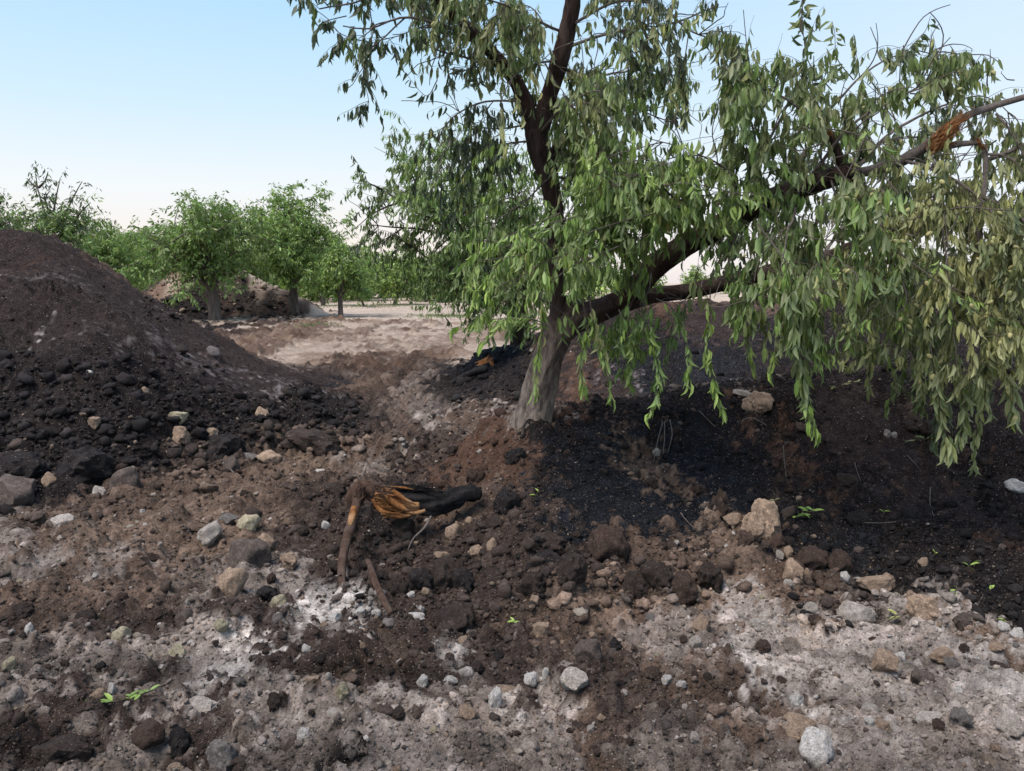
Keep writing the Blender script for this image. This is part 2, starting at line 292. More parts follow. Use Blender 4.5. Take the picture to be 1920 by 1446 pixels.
PATCH = """
0,470,40,D 100,470,40,D 60,450,30,D 200,540,40,D 300,600,45,D 420,660,45,D 520,705,40,D 80,530,45,D 200,590,45,D 340,640,45,D 470,700,45,D 130,490,30,D
0,600,50,k 60,680,60,k 0,760,60,k 120,760,60,k 140,640,50,K 250,640,40,K 250,720,55,k 350,740,50,k 220,820,55,k 60,850,55,k 420,780,50,k 530,780,50,k 640,780,40,k 330,820,40,d 150,880,50,k 500,820,40,d 600,760,30,K 400,700,35,K
335,650,9,s 315,632,9,s 360,662,7,s 128,556,4,w 138,561,3,w 560,718,11,s 520,716,9,s 500,722,8,s 230,595,7,s 420,700,6,s
420,835,25,b 330,840,18,B 700,790,26,k 660,770,26,k 690,820,16,d 620,745,20,k 620,720,14,u 590,715,12,u
300,920,40,b 200,940,40,b 420,890,35,b 520,880,35,B 600,880,30,B 640,870,25,b 380,960,50,B 480,930,45,b 280,990,45,B 180,970,30,b 560,940,40,d 100,950,35,b 460,980,30,B 620,1000,40,d 540,1010,40,d 330,1030,40,B 250,1040,35,b
0,980,35,G 60,1010,28,G 130,1050,28,G 200,1075,25,G 20,1040,22,g 120,1090,35,b 300,1085,30,g 420,1080,35,g 470,1090,28,G 500,1120,25,G 550,1150,30,w 600,1165,28,w 540,1185,24,w 620,1130,18,w 480,1060,20,g 380,1120,45,g 300,1150,45,d 200,1130,45,b 60,1110,40,b 50,1180,50,d 180,1210,50,d 300,1220,40,g 420,1180,35,d
10,1080,20,g 100,1160,30,b 240,1170,30,b 350,1250,30,G 400,1265,22,w 460,1280,18,w 330,1290,30,g 200,1290,45,g 60,1270,50,g 300,1330,25,w 370,1345,22,w 420,1350,20,G 100,1330,45,G 220,1370,30,G 20,1350,40,g 120,1400,40,d 340,1400,40,d 300,1430,30,d 420,1420,30,g 30,1430,40,d 200,1430,30,g
560,1220,45,d 480,1230,35,d 700,1200,40,d 800,1210,40,d 640,1240,50,d 560,1290,45,d 500,1340,35,G 540,1360,25,G 460,1360,30,g 620,1310,40,b 720,1270,40,b 700,1340,40,d 560,1400,40,g 480,1400,30,d 650,1380,30,G 760,1400,40,g 700,1430,50,G 580,1440,30,k 800,1330,40,d 870,1360,35,g 950,1350,30,G 960,1380,20,w 860,1420,50,g 1000,1430,50,g 900,1290,40,d 1000,1280,40,d 880,1240,50,d 1000,1220,50,d 1100,1200,40,b 840,1255,18,w 1080,1340,22,G
700,800,28,d 760,770,30,b 820,770,25,g 780,740,25,g 700,740,20,d 860,740,28,k 760,720,22,d 680,700,22,d 620,690,20,d 700,680,20,b 760,690,16,r 840,700,20,K 900,770,20,b 740,830,30,b 680,850,25,b 720,880,25,g 790,856,12,w 830,830,25,d 780,890,30,d 700,920,30,b 640,800,22,k 790,800,24,d 860,780,20,G 800,752,14,G 930,770,10,G
700,650,30,p 620,660,24,p 560,655,24,p 800,650,30,p 880,660,26,p 640,630,20,b 740,630,20,p 860,630,20,p 520,640,18,b 560,612,16,B 480,620,16,b 600,640,14,B 900,620,20,B 840,640,12,r 720,665,10,B 650,680,14,B 830,672,14,B 760,660,10,p 540,625,10,r 900,640,10,r 680,610,22,p 780,605,25,q 860,598,25,q 700,590,20,q 640,590,15,q 620,572,18,q 800,585,20,q 880,580,20,q 690,570,18,q 950,570,25,q 1000,600,15,q
280,545,14,d 300,525,10,k 330,530,14,r 320,545,10,b 340,550,10,d 420,575,9,b 470,575,9,d 520,580,9,d 395,545,9,d 440,590,8,b 450,530,14,k 500,550,14,d 540,575,12,d 400,520,12,d 350,515,10,B 370,510,8,p 320,550,14,r 300,560,10,r 350,560,16,K 370,540,12,k 335,568,8,p 345,580,8,p 400,520,10,k 440,560,20,k 480,560,18,k 450,540,14,d 500,570,14,k 530,585,12,k 400,590,14,K 420,598,10,p 380,605,10,p 460,600,10,p 500,600,10,d 540,605,10,r 430,612,10,k 460,622,10,k 390,610,8,k 590,605,8,d 480,590,8,G 520,592,8,p
870,700,22,u 900,680,22,u 950,670,22,u 960,700,22,K 900,740,25,K 960,740,22,k 940,655,10,u 960,660,6,w 985,662,6,w 945,668,5,w 900,650,8,p 930,720,20,K 980,720,15,k
870,830,25,r 900,810,20,r 930,830,22,r 960,810,18,r 990,795,12,r 870,870,22,r 900,890,20,b 940,880,20,d 1000,830,20,u 1040,800,14,k 1080,800,14,K 1000,810,10,r 1020,870,25,K 960,860,20,d 850,900,18,r 840,860,16,b
1060,700,25,D 1100,740,20,r 1060,760,15,r 1150,740,20,D 1150,690,25,K 1200,700,25,u 1250,690,30,K 1300,700,28,u 1350,690,28,u 1400,660,28,K 1300,620,28,D 1260,600,22,r 1340,610,24,D 1350,580,18,D 1450,620,24,K 1420,600,18,u 1500,640,30,k 1550,600,30,k 1600,640,30,k 1700,640,40,k 1800,640,40,k 1150,620,20,D 1200,640,20,D 1220,760,20,k 1160,780,15,k 1100,765,14,r 1350,750,18,K 1250,750,18,K 1500,590,20,D 1440,680,20,D 1380,700,22,K
1140,745,5,s 1128,752,4,s 1150,730,4,s 1080,738,4,s 1165,745,5,s 1200,735,4,s
1421,756,7,p 1400,742,14,K 1450,738,14,k 1500,732,18,k 1560,730,18,D 1620,726,18,k 1350,742,12,K 1700,722,20,k 1800,716,25,k 1280,755,14,k 1430,700,20,K 1500,690,20,k 1560,690,20,k 1640,690,20,k 1330,715,14,K 1250,735,12,k 1440,770,12,r 1470,760,14,r 1400,770,12,r 1470,790,14,r 1350,780,25,K 1250,800,30,k 1150,810,20,k 1120,830,12,b 1150,850,20,k 1080,850,25,K 1080,900,35,u 1130,940,35,u 1200,990,25,u 1100,980,20,u 1050,930,25,u 1180,900,25,u 1220,860,14,b 1200,890,10,B 1230,910,12,B 1260,930,12,B 1290,945,10,b 1210,925,8,B 1255,910,9,b 1300,880,35,u 1400,850,40,K 1350,920,35,u 1330,990,25,u 1300,1030,25,u 1400,920,30,u 1450,870,30,K 1500,800,25,K 1550,760,25,D 1560,850,35,D 1620,780,25,D 1650,850,35,D 1700,900,40,D 1600,930,40,K 1700,980,40,D 1800,960,40,D 1880,960,40,D 1850,1000,30,r 1780,1040,40,K 1880,1060,40,k 1700,1060,35,k 1600,1030,25,u 1560,990,25,K 1650,1020,30,u 1500,930,25,K 1700,800,30,k 1800,820,40,k 1900,800,30,k 1880,880,25,D 1700,750,25,k 1840,740,30,k 1600,720,20,D 1780,870,20,d 1840,900,20,k 1860,850,14,r
1480,890,14,d 1550,905,12,r 1640,860,8,b 1690,930,15,r 1780,930,15,r
760,970,30,k 700,980,25,k 680,1030,30,d 720,1080,30,d 800,1060,35,d 880,1000,30,d 950,960,25,d 930,1020,35,d 1000,960,20,d 1000,1020,25,d 880,1080,35,d 960,1090,30,d 1060,1040,25,k 1050,1100,25,k 780,1120,30,d 700,1130,20,k 780,1178,12,w 700,1168,10,w 740,1165,10,w 850,1130,30,d 900,1140,30,d 940,1150,25,b 860,950,14,r 640,1060,20,d 600,1080,20,d
1380,980,10,p 1400,1000,14,B 1420,1040,18,B 1380,1060,18,B 1450,1060,22,b 1500,1060,25,b 1550,1080,25,b 1480,1090,20,B 1350,1090,14,b 1320,1060,12,b 1250,1080,20,b 1240,1120,20,b 1150,1090,20,d 1620,1100,15,g 1650,1130,20,d 1700,1150,20,d 1560,1120,20,k 1580,1150,10,k 1530,1110,20,b 1680,1120,20,k 1760,1120,30,k 1850,1130,35,k 1820,1170,20,k 1900,1150,25,k
1050,1150,25,b 1150,1150,25,B 1250,1160,25,b 1350,1150,22,B 1400,1150,22,G 1450,1160,25,G 1500,1150,25,G 1550,1170,25,p 1500,1190,30,G 1600,1190,28,G 1450,1220,28,w 1500,1230,28,G 1560,1230,28,G 1620,1230,25,G 1680,1190,25,G 1740,1200,25,G 1800,1200,25,G 1870,1190,22,G 1910,1210,20,w 1900,1250,25,B 1820,1240,25,g 1760,1260,30,G 1700,1290,30,G 1850,1300,40,G 1900,1330,35,w 1800,1340,40,G 1640,1290,25,g 1550,1290,30,b 1450,1270,25,b 1350,1230,30,b 1300,1200,25,g 1350,1190,20,g 1250,1240,25,g 1400,1230,16,d 1370,1255,16,d 1150,1260,35,d 1250,1300,30,b 1350,1310,40,b 1200,1340,35,d 1300,1380,40,g 1450,1340,35,g 1550,1340,30,g 1650,1360,30,g 1380,1430,40,g 1250,1430,40,g 1150,1400,35,b 1120,1440,35,g 1500,1430,30,g 1600,1420,40,G 1700,1420,40,G 1800,1410,40,g 1890,1400,35,G 1700,1340,25,G 1270,1350,20,k 1300,1350,20,k 1200,1380,20,d 1550,1380,15,w
"""
def to_ground(px, py, iters=1):
    """where the sight line through a spot meets the smooth ground"""
    d = rayd(px, py); ys = np.exp(np.linspace(math.log(2.0), math.log(120), 900)); k = ys/d[1]
    z = CAMZ + d[2]*k; h = H0(d[0]*k, ys); hit = np.nonzero(z <= h)[0]
    if not len(hit): return None
    i = hit[0]; 
    if i == 0: return np.array([d[0]*k[0], ys[0], h[0]])
    a = (z[i-1]-h[i-1])/max(1e-9, (z[i-1]-h[i-1])-(z[i]-h[i])); y = ys[i-1]+(ys[i]-ys[i-1])*a; kk = y/d[1]
    x = d[0]*kk; return np.array([x, y, H0(x, y)[0]])
# scrape lines left by the machine down the ramp of the tall heap, and long bands in the clearing
_r = random.Random(5)
for (x0, y0, x1, y1, rad, key, gap) in ((150,540,330,628,4,'k',.3),(60,485,250,585,4,'k',.4),(20,468,160,520,3,'s',.6),(120,500,330,600,3,'s',.75),(200,585,300,640,5,'s',.5),(300,628,400,675,5,'s',.4),(330,650,440,700,4,'s',.5),(400,680,560,722,5,'s',.45),(440,712,590,722,5,'s',.4),(250,600,480,700,4,'k',.5),(30,520,200,570,4,'k',.5),(300,600,520,690,4,'D',.4),(0,455,40,470,6,'r',.2),(70,452,110,470,5,'r',.3),
        (560,640,900,648,6,'B',.4),(620,668,860,664,7,'b',.4),(560,650,760,655,5,'r',.6),(700,625,880,630,5,'r',.5),(640,610,860,612,4,'b',.6),(640,690,850,684,6,'d',.4),(620,728,800,722,7,'b',.4),(700,755,860,748,7,'d',.3),(720,770,860,765,6,'g',.4),(760,742,860,738,5,'w',.7)):
    n_ = int(math.hypot(x1-x0, y1-y0)/(rad*1.1))
    for i_ in range(n_):
        if _r.random() > gap: PATCH += ' %.1f,%.1f,%.1f,%s' % (x0+(x1-x0)*i_/n_+_r.uniform(-2, 2), y0+(y1-y0)*i_/n_+_r.uniform(-2, 2), rad*_r.uniform(.7, 1.4), key)
pts, prm = [], []
for tok in PATCH.split():
    a, b, r, c = tok.split(','); a, b, r = float(a), float(b), float(r)
    g = to_ground(a, b)
    if g is None: continue
    # stretch of the patch away from the camera, from the local lie of the land
    g2 = to_ground(a, b-4); st = 3.0
    if g2 is not None: st = float(np.clip((g2[1]-g[1])/(4*g[1]/FPX), 0.8, 9))
    if r <= 16 and g[1] < 12: st = min(st, 2.2)
    pts.append(g); prm.append((r*g[1]/FPX, min(r*g[1]/FPX*st, 6.0 if g[1] > 15 else 2.0), c))
for (x_, y_, rx_, ry_, k_) in ((5.2,4.6,.8,.8,'k'),(5.4,6,.8,.9,'D'),(6.6,5.2,.9,1,'k'),(6.8,7,1,1,'D'),(6.4,8.5,1.2,1.2,'k'),(8.5,6,1.2,1.5,'k'),(9,9,1.5,1.8,'D'),(8,11,1.8,1.8,'k'),(11,11,2,2,'k'),(11,7,1.6,1.8,'D'),(7.5,4,.9,.7,'d'),(10,4.4,1.5,1,'b'),(5,13.5,2,1.2,'b'),(9,14.5,2,1.2,'b'),
                                  (-5.2,6.8,.8,.7,'k'),(-6.5,7.4,1,1,'k'),(-8,8,1.4,1.2,'k'),(-7.5,9.8,1.2,1,'D'),(-10,9,1.6,1.6,'k'),(-9,11.5,1.5,1.5,'D'),(-6,5.6,1,.6,'b'),(-9,5.6,1.6,.7,'B'),(-7,13,1.6,1,'b'),(3.6,2.6,.7,.5,'G'),(5.2,3,.9,.6,'G'),(-3.4,2.8,.7,.5,'g'),(-5,3.6,1,.7,'b')):
    pts.append(np.array([x_, y_, 0.0])); prm.append((rx_, ry_, k_))
PX = np.array([[p[0], p[1]] for p in pts]); RX = np.array([p[0] for p in prm]); RY = np.array([p[1] for p in prm]); KEY = [p[2] for p in prm]
PC = np.array([list(PAL[k][0]) + [PAL[k][1], PAL[k][2]] for k in KEY])
def soil(x, y):
    """colour (3), clod roughness, pale gravel share"""
    sh = x.shape; x = x.ravel(); y = y.ravel()
    # every lump keeps the one colour of the earth it was dug from: look the colour up at a place shifted per lump
    x0, y0 = x, y; tone = np.ones_like(x)
    for cell, sd_, sp_, tv in ((0.42, 101, 0.42, .3), (0.20, 111, 0.6, .5), (0.10, 121, 0.7, .7), (0.045, 131, 0.75, .9)):
        rr = dict([(0.42, (.18, .42)), (0.20, (.2, .5)), (0.10, (.25, .55)), (0.045, (.3, .6))])[cell]
        h_, o_ = domes(x0, y0, cell, sd_, sp_, rr[0], rr[1], True); k_ = (h_ > 0)
        a_ = o_*2*PI*7; amp = np.minimum(0.02*(y0+1), 0.16)*k_*(1-sstep(14, 22, y0))
        x = x + amp*np.cos(a_)*(0.5+o_); y = y + amp*1.6*np.sin(a_)*(0.5+o_)
        tone = np.where(k_, tone*(1+tv*(1-0.8*sstep(10, 18, y0))*((o_*13.7) % 1-0.45)*0.9), tone)
    fj = sstep(11, 16, y0)*(1-sstep(45, 70, y0))*(1-0.75*(np.hypot((x0-FAR_MOUND[0])/5.0, (y0-FAR_MOUND[1])/4.5) < 1)); x = x + fj*(0.35*vnoise(x0/0.22, y0/0.35, 401)+0.4*vnoise(x0/0.7, y0/0.9, 402)); y = y + fj*(0.9*vnoise(x0/0.25, y0/0.4, 403)+1.0*vnoise(x0/0.9, y0/1.0, 404))
    ws = 0.012*(y+1); wx = x + ws*(3.2*fbm(x/(ws*9), y/(ws*14), 31, 4, 0.6)); wy = y + ws*(6*fbm(x/(ws*9)+40, y/(ws*14), 35, 4, 0.6))
    out = np.empty((len(x), 5)); B = 20000
    base = np.array(list(PAL['g'][0]) + [.5, .5]); farc = np.array(list(PAL['q'][0]) + [.1, .2])
    for i in range(0, len(x), B):
        q = ((wx[i:i+B, None]-PX[None, :, 0])/RX)**2 + ((wy[i:i+B, None]-PX[None, :, 1])/RY)**2
        w = np.exp(-np.minimum(q*1.15, 60)) ; w = w**1.3
        s = w.sum(1, keepdims=True); bw = np.where(y[i:i+B] > 16, 1e-5, 1e-9)[:, None]
        bb = np.where((y[i:i+B] > 22)[:, None], farc, base); fm = np.hypot((x[i:i+B]-FAR_MOUND[0])/4.6, (y[i:i+B]-FAR_MOUND[1])/4.0) < 1; bb = np.where(fm[:, None], np.array(list(PAL['d'][0])+[.9, .3]), bb)
        out[i:i+B] = (w @ PC + bw*bb)/(s+bw)
    uu = y0 + 0.10*x0 + 0.035*x0*x0 + 0.12*vnoise(x0/1.3, y0/1.3, 55); fr = (1-sstep(3.6, 4.5, y0)); out[:, :3] *= (1+fr*0.6*(np.abs(np.sin(uu*PI/0.5))-0.6+0.5*vnoise(x0/0.6, y0/0.25, 57)))[:, None]
    st = sstep(0.0, 0.6, vnoise(x0/3.0, y0/1.1, 411)+0.8*vnoise(x0/0.8, y0/0.4, 412))*sstep(10, 14, y0)*(1-0.6*sstep(26, 34, y0)); out[:, :3] *= (1-st[:, None]*np.array([.34, .40, .43]))
    out[:, :3] *= np.clip(tone, 0.5, 1.9)[:, None]
    return out.reshape(sh + (5,))
def micro(x, y, ro):
    n = 0.05*fbm(x/1.1, y/1.1, 3, 3)*(0.35+ro) 
    near = 1-sstep(9, 16, y)
    n = n + near*(0.02*fbm(x/0.28, y/0.28, 7, 4, 0.62)*(0.4+ro))
    c = domes(x, y, 0.42, 101, 0.42, .18, .42)*0.8*ro**1.5 
    c = np.maximum(c, domes(x, y, 0.20, 111, 0.6, .2, .5)*0.8*np.minimum(1, ro*1.1))
    c = np.maximum(c, domes(x, y, 0.10, 121, 0.7, .25, .55)*1.0*np.minimum(1, ro*1.2))
    c = c + domes(x, y, 0.045, 131, 0.75, .3, .6)*1.2*np.minimum(1, ro*1.3)*(1-sstep(5, 9, y))
    c = c*(1+0.7*sstep(5.8, 7, y)*(x < -0.8)) + sstep(14, 17, y)*ro*domes(x, y, 0.55, 151, .7, .2, .5)*0.5
    n = n + c*0.95
    lm = (x < -0.8)*sstep(6.3, 7.5, y)*(1-sstep(12, 14, y)); n = n + lm*(0.07*fbm(x/1.7+3, y/1.7, 301, 3)-lm*0.03 + 0.05*np.abs(vnoise((x*0.55+y)/0.45, (x-y*0.5)/3.0, 305)))
    # wheel ruts and scraped ridges sweeping across the front
    u = y + 0.10*x + 0.035*x*x + 0.12*vnoise(x/1.3, y/1.3, 55); fr = (1-sstep(3.6, 4.5, y + np.where(x < -1, -0.9, 0)))
    n = n + fr*0.07*np.abs(np.sin(u*PI/0.5))**0.7*(0.7+0.5*vnoise(x/0.8, y/0.8, 56))
    # the long berm beside the pale wheel track
    mid = sstep(12, 14, y)*(1-sstep(24, 32, y)); n = n + mid*0.05*np.abs(vnoise(x/1.6, y/0.7, 61))*1.2
    return n
def H(x, y, so=None):
    x = np.atleast_1d(np.asarray(x, float)); y = np.atleast_1d(np.asarray(y, float))
    if so is None: so = soil(x, y)
    h0 = H0(x, y)
    gull = np.exp(-((y-9.6)/1.3)**2)*sstep(0.6, 1.6, x)*0.16*np.abs(vnoise(x/0.30+y*0.3, y/5, 71))   # runnels down the scraped face behind the tree
    return h0 + micro(x, y, so[..., 3]) - gull

# ------------------------------------------------------------------ ground sheet, cut into the flat ground and the mounds
def geo(a, b, r0): 
    n = max(2, int(math.ceil(math.log(b/a)/math.log(1+r0)))); return list(a*(b/a)**(np.arange(n)/n))
S_ = geo(0.6, 3.4, 0.03) + geo(3.4, 14.0, 0.0036) + geo(14.0, 60, 0.0065) + geo(60, 1500, 0.06) + [1500.0]
T_ = list(-np.array(geo(0.86, 2.6, 0.04) + [2.6])[::-1]) + list(np.arange(-0.856, 0.857, 0.0031)) + geo(0.86, 2.6, 0.04) + [2.6]
S_, T_ = np.array(S_), np.array(T_)
SS, TT = np.meshgrid(S_, T_, indexing='ij'); GX, GY = SS*TT, SS-1.5
GX = GX*(1 + 0.0)  # columns fan out from behind the camera
SO = soil(GX, GY); GH0 = H0(GX, GY); GZ = H(GX, GY, SO)
GZ = np.where(GY > 100, GZ*np.exp(-(GY-100)/300), GZ)
nr, nc = GX.shape
V = np.stack([GX, GY, GZ], -1).reshape(-1, 3); idx = np.arange(nr*nc).reshape(nr, nc)
Q = np.stack([idx[:-1, :-1], idx[:-1, 1:], idx[1:, 1:], idx[1:, :-1]], -1).reshape(-1, 4)
dzx = np.gradient(V.reshape(nr, nc, 3), axis=1); dzy = np.gradient(V.reshape(nr, nc, 3), axis=0)
NR = np.cross(dzx, dzy).reshape(-1, 3); NR /= np.linalg.norm(NR, axis=1, keepdims=True)+1e-12
fx, fy, fz = [a[:-1, :-1].ravel() for a in (GX, GY, GH0)]
fz = fz + 0.03*fbm(fx/0.5, fy/0.5, 88, 2)
owner = np.zeros(len(Q), int)
owner[(fz > 0.10) & (fx < -0.9) & (fy > 5) & (fy < 16)] = 1
owner[(fz > 0.14) & (fx > -0.9) & (fy > 3.4) & (fy <= 7.7)] = 2
owner[(fz > 0.16) & (fx > -1.6) & (fy > 7.7) & (fy < 15)] = 3
owner[(np.hypot((fx-FAR_MOUND[0])/4.3, (fy-FAR_MOUND[1])/3.6) < 1.0)] = 4
SCOL = SO[..., :3].reshape(-1, 3)
names = [('ground', 'churned ash grey and brown earth with stones and wheel ruts'),
         ('soil_mound', 'tall black heap of dumped soil with a smooth scraped brown top'),
         ('soil_bank', 'dark charred bank of earth that the leaning tree stands on'),
         ('soil_mound', 'black scraped mound with pale runnels behind the leaning tree'),
         ('soil_mound', 'distant black and rusty soil heap under the orchard trees')]
for k, (nm, lb) in enumerate(names):
    q = Q[owner == k]; used, inv = np.unique(q, return_inverse=True); q = inv.reshape(-1, 4)
    me = build_mesh(nm, V[used], quads=q, cols=SCOL[used]); 
    me.normals_split_custom_set_from_vertices(NR[used].tolist())
    obj(nm, me, M_SOIL, kind='structure', label=lb)
def gz(x, y):  # height of the built sheet (bilinear)
    s = np.asarray(y, float)+1.5; t = np.asarray(x, float)/s
    i = np.clip(np.searchsorted(S_, s)-1, 0, nr-2); j = np.clip(np.searchsorted(T_, t)-1, 0, nc-2)
    a = np.clip((s-S_[i])/(S_[i+1]-S_[i]), 0, 1); b = np.clip((t-T_[j])/(T_[j+1]-T_[j]), 0, 1)
    return (GZ[i, j]*(1-a)*(1-b)+GZ[i+1, j]*a*(1-b)+GZ[i, j+1]*(1-a)*b+GZ[i+1, j+1]*a*b)
def gsoil(x, y):
    s = np.asarray(y, float)+1.5; t = np.asarray(x, float)/s
    i = np.clip(np.searchsorted(S_, s), 0, nr-1); j = np.clip(np.searchsorted(T_, t), 0, nc-1); return SO[i, j]
# ------------------------------------------------------------------ stones, clods and gravel
def ico(sub):
    import bmesh
    bm = bmesh.new(); bmesh.ops.create_icosphere(bm, subdivisions=sub, radius=1.0)
    V = np.array([v.co[:] for v in bm.verts]); F = np.array([[v.index for v in f.verts] for f in bm.faces]); bm.free(); return V, F
ICO1, ICO2, ICO3, ICO4 = ico(1), ico(2), ico(3), ico(4)
def n3(p, f, seed):
    return (vnoise(p[:, 0]*f+seed, p[:, 1]*f+p[:, 2]*f*0.7, seed) + vnoise(p[:, 1]*f-seed, p[:, 2]*f+p[:, 0]*f*0.7, seed+3) + vnoise(p[:, 2]*f, p[:, 0]*f-p[:, 1]*f*0.7, seed+7))/3
def rock_mesh(name, seed, base, angular, mat, rough=0.05):
    r = np.random.default_rng(seed); V, F = base; V = V.copy()
    for k in range(int(3+angular*14)):
        n = r.normal(size=3); n /= np.linalg.norm(n); d = r.uniform(0.62, 0.92)
        sdist = np.maximum(V @ n - d, 0); V -= sdist[:, None]*n*0.92
    V *= (1 + 0.30*n3(V, 1.5, seed) + rough*2.2*n3(V, 3.2, seed+1) + rough*1.6*n3(V, 7.0, seed+2) + rough*1.0*n3(V, 15., seed+4))[:, None]
    V -= (V.max(0)+V.min(0))/2; V /= (V.max(0)-V.min(0))/2
    me = build_mesh(name, V, tris=F); me.materials.append(mat)
    if angular > 0.4: me.set_sharp_from_angle(angle=math.radians(38))
    return me
STONES = {'a': [rock_mesh('angular_stone', 200+i, ICO4, 0.8, M_STONE, 0.045) for i in range(10)],
          'r': [rock_mesh('rounded_stone', 230+i, ICO4, 0.35, M_STONE, 0.05) for i in range(8)],
          'c': [rock_mesh('earth_clod', 260+i, ICO4, (0.1, 0.5)[i % 2], M_CLOD, 0.13) for i in range(14)],
          'p': [rock_mesh('porous_rock', 290+i, ICO4, 0.6, M_STONE, 0.11) for i in range(4)]}
RC = {'tan': (.36, .27, .20), 'pale': (.46, .42, .38), 'white': (.62, .60, .57), 'yellowish': (.42, .38, .27), 'grey': (.19, .175, .165),
      'grey-brown': (.135, .11, .097), 'brown': (.085, .058, .047), 'dark brown': (.062, .047, .040), 'black': (.034, .030, .031)}
def put_rock(g, w, h, d, kind, colour, label, group=None, yaw=None, bury=0.34):
    me = random.choice(STONES[kind]); o = obj('clod' if kind == 'c' else 'stone', me)
    o.scale = (w/2, d/2, h/2*1.25); o.location = (g[0], g[1], float(gz(g[0], g[1])) + h*(0.5-bury))
    o.rotation_euler = (random.uniform(-.15, .15), random.uniform(-.15, .15), random.choice((0, PI)) + random.uniform(-.35, .35) if yaw is None else yaw)
    c = RC[colour]; k = random.uniform(.85, 1.15); o.color = (c[0]*k, c[1]*k, c[2]*k, 1)
    o['label'] = label; o['category'] = 'clod' if kind == 'c' else 'stone'
    if group: o['group'] = group
    return o
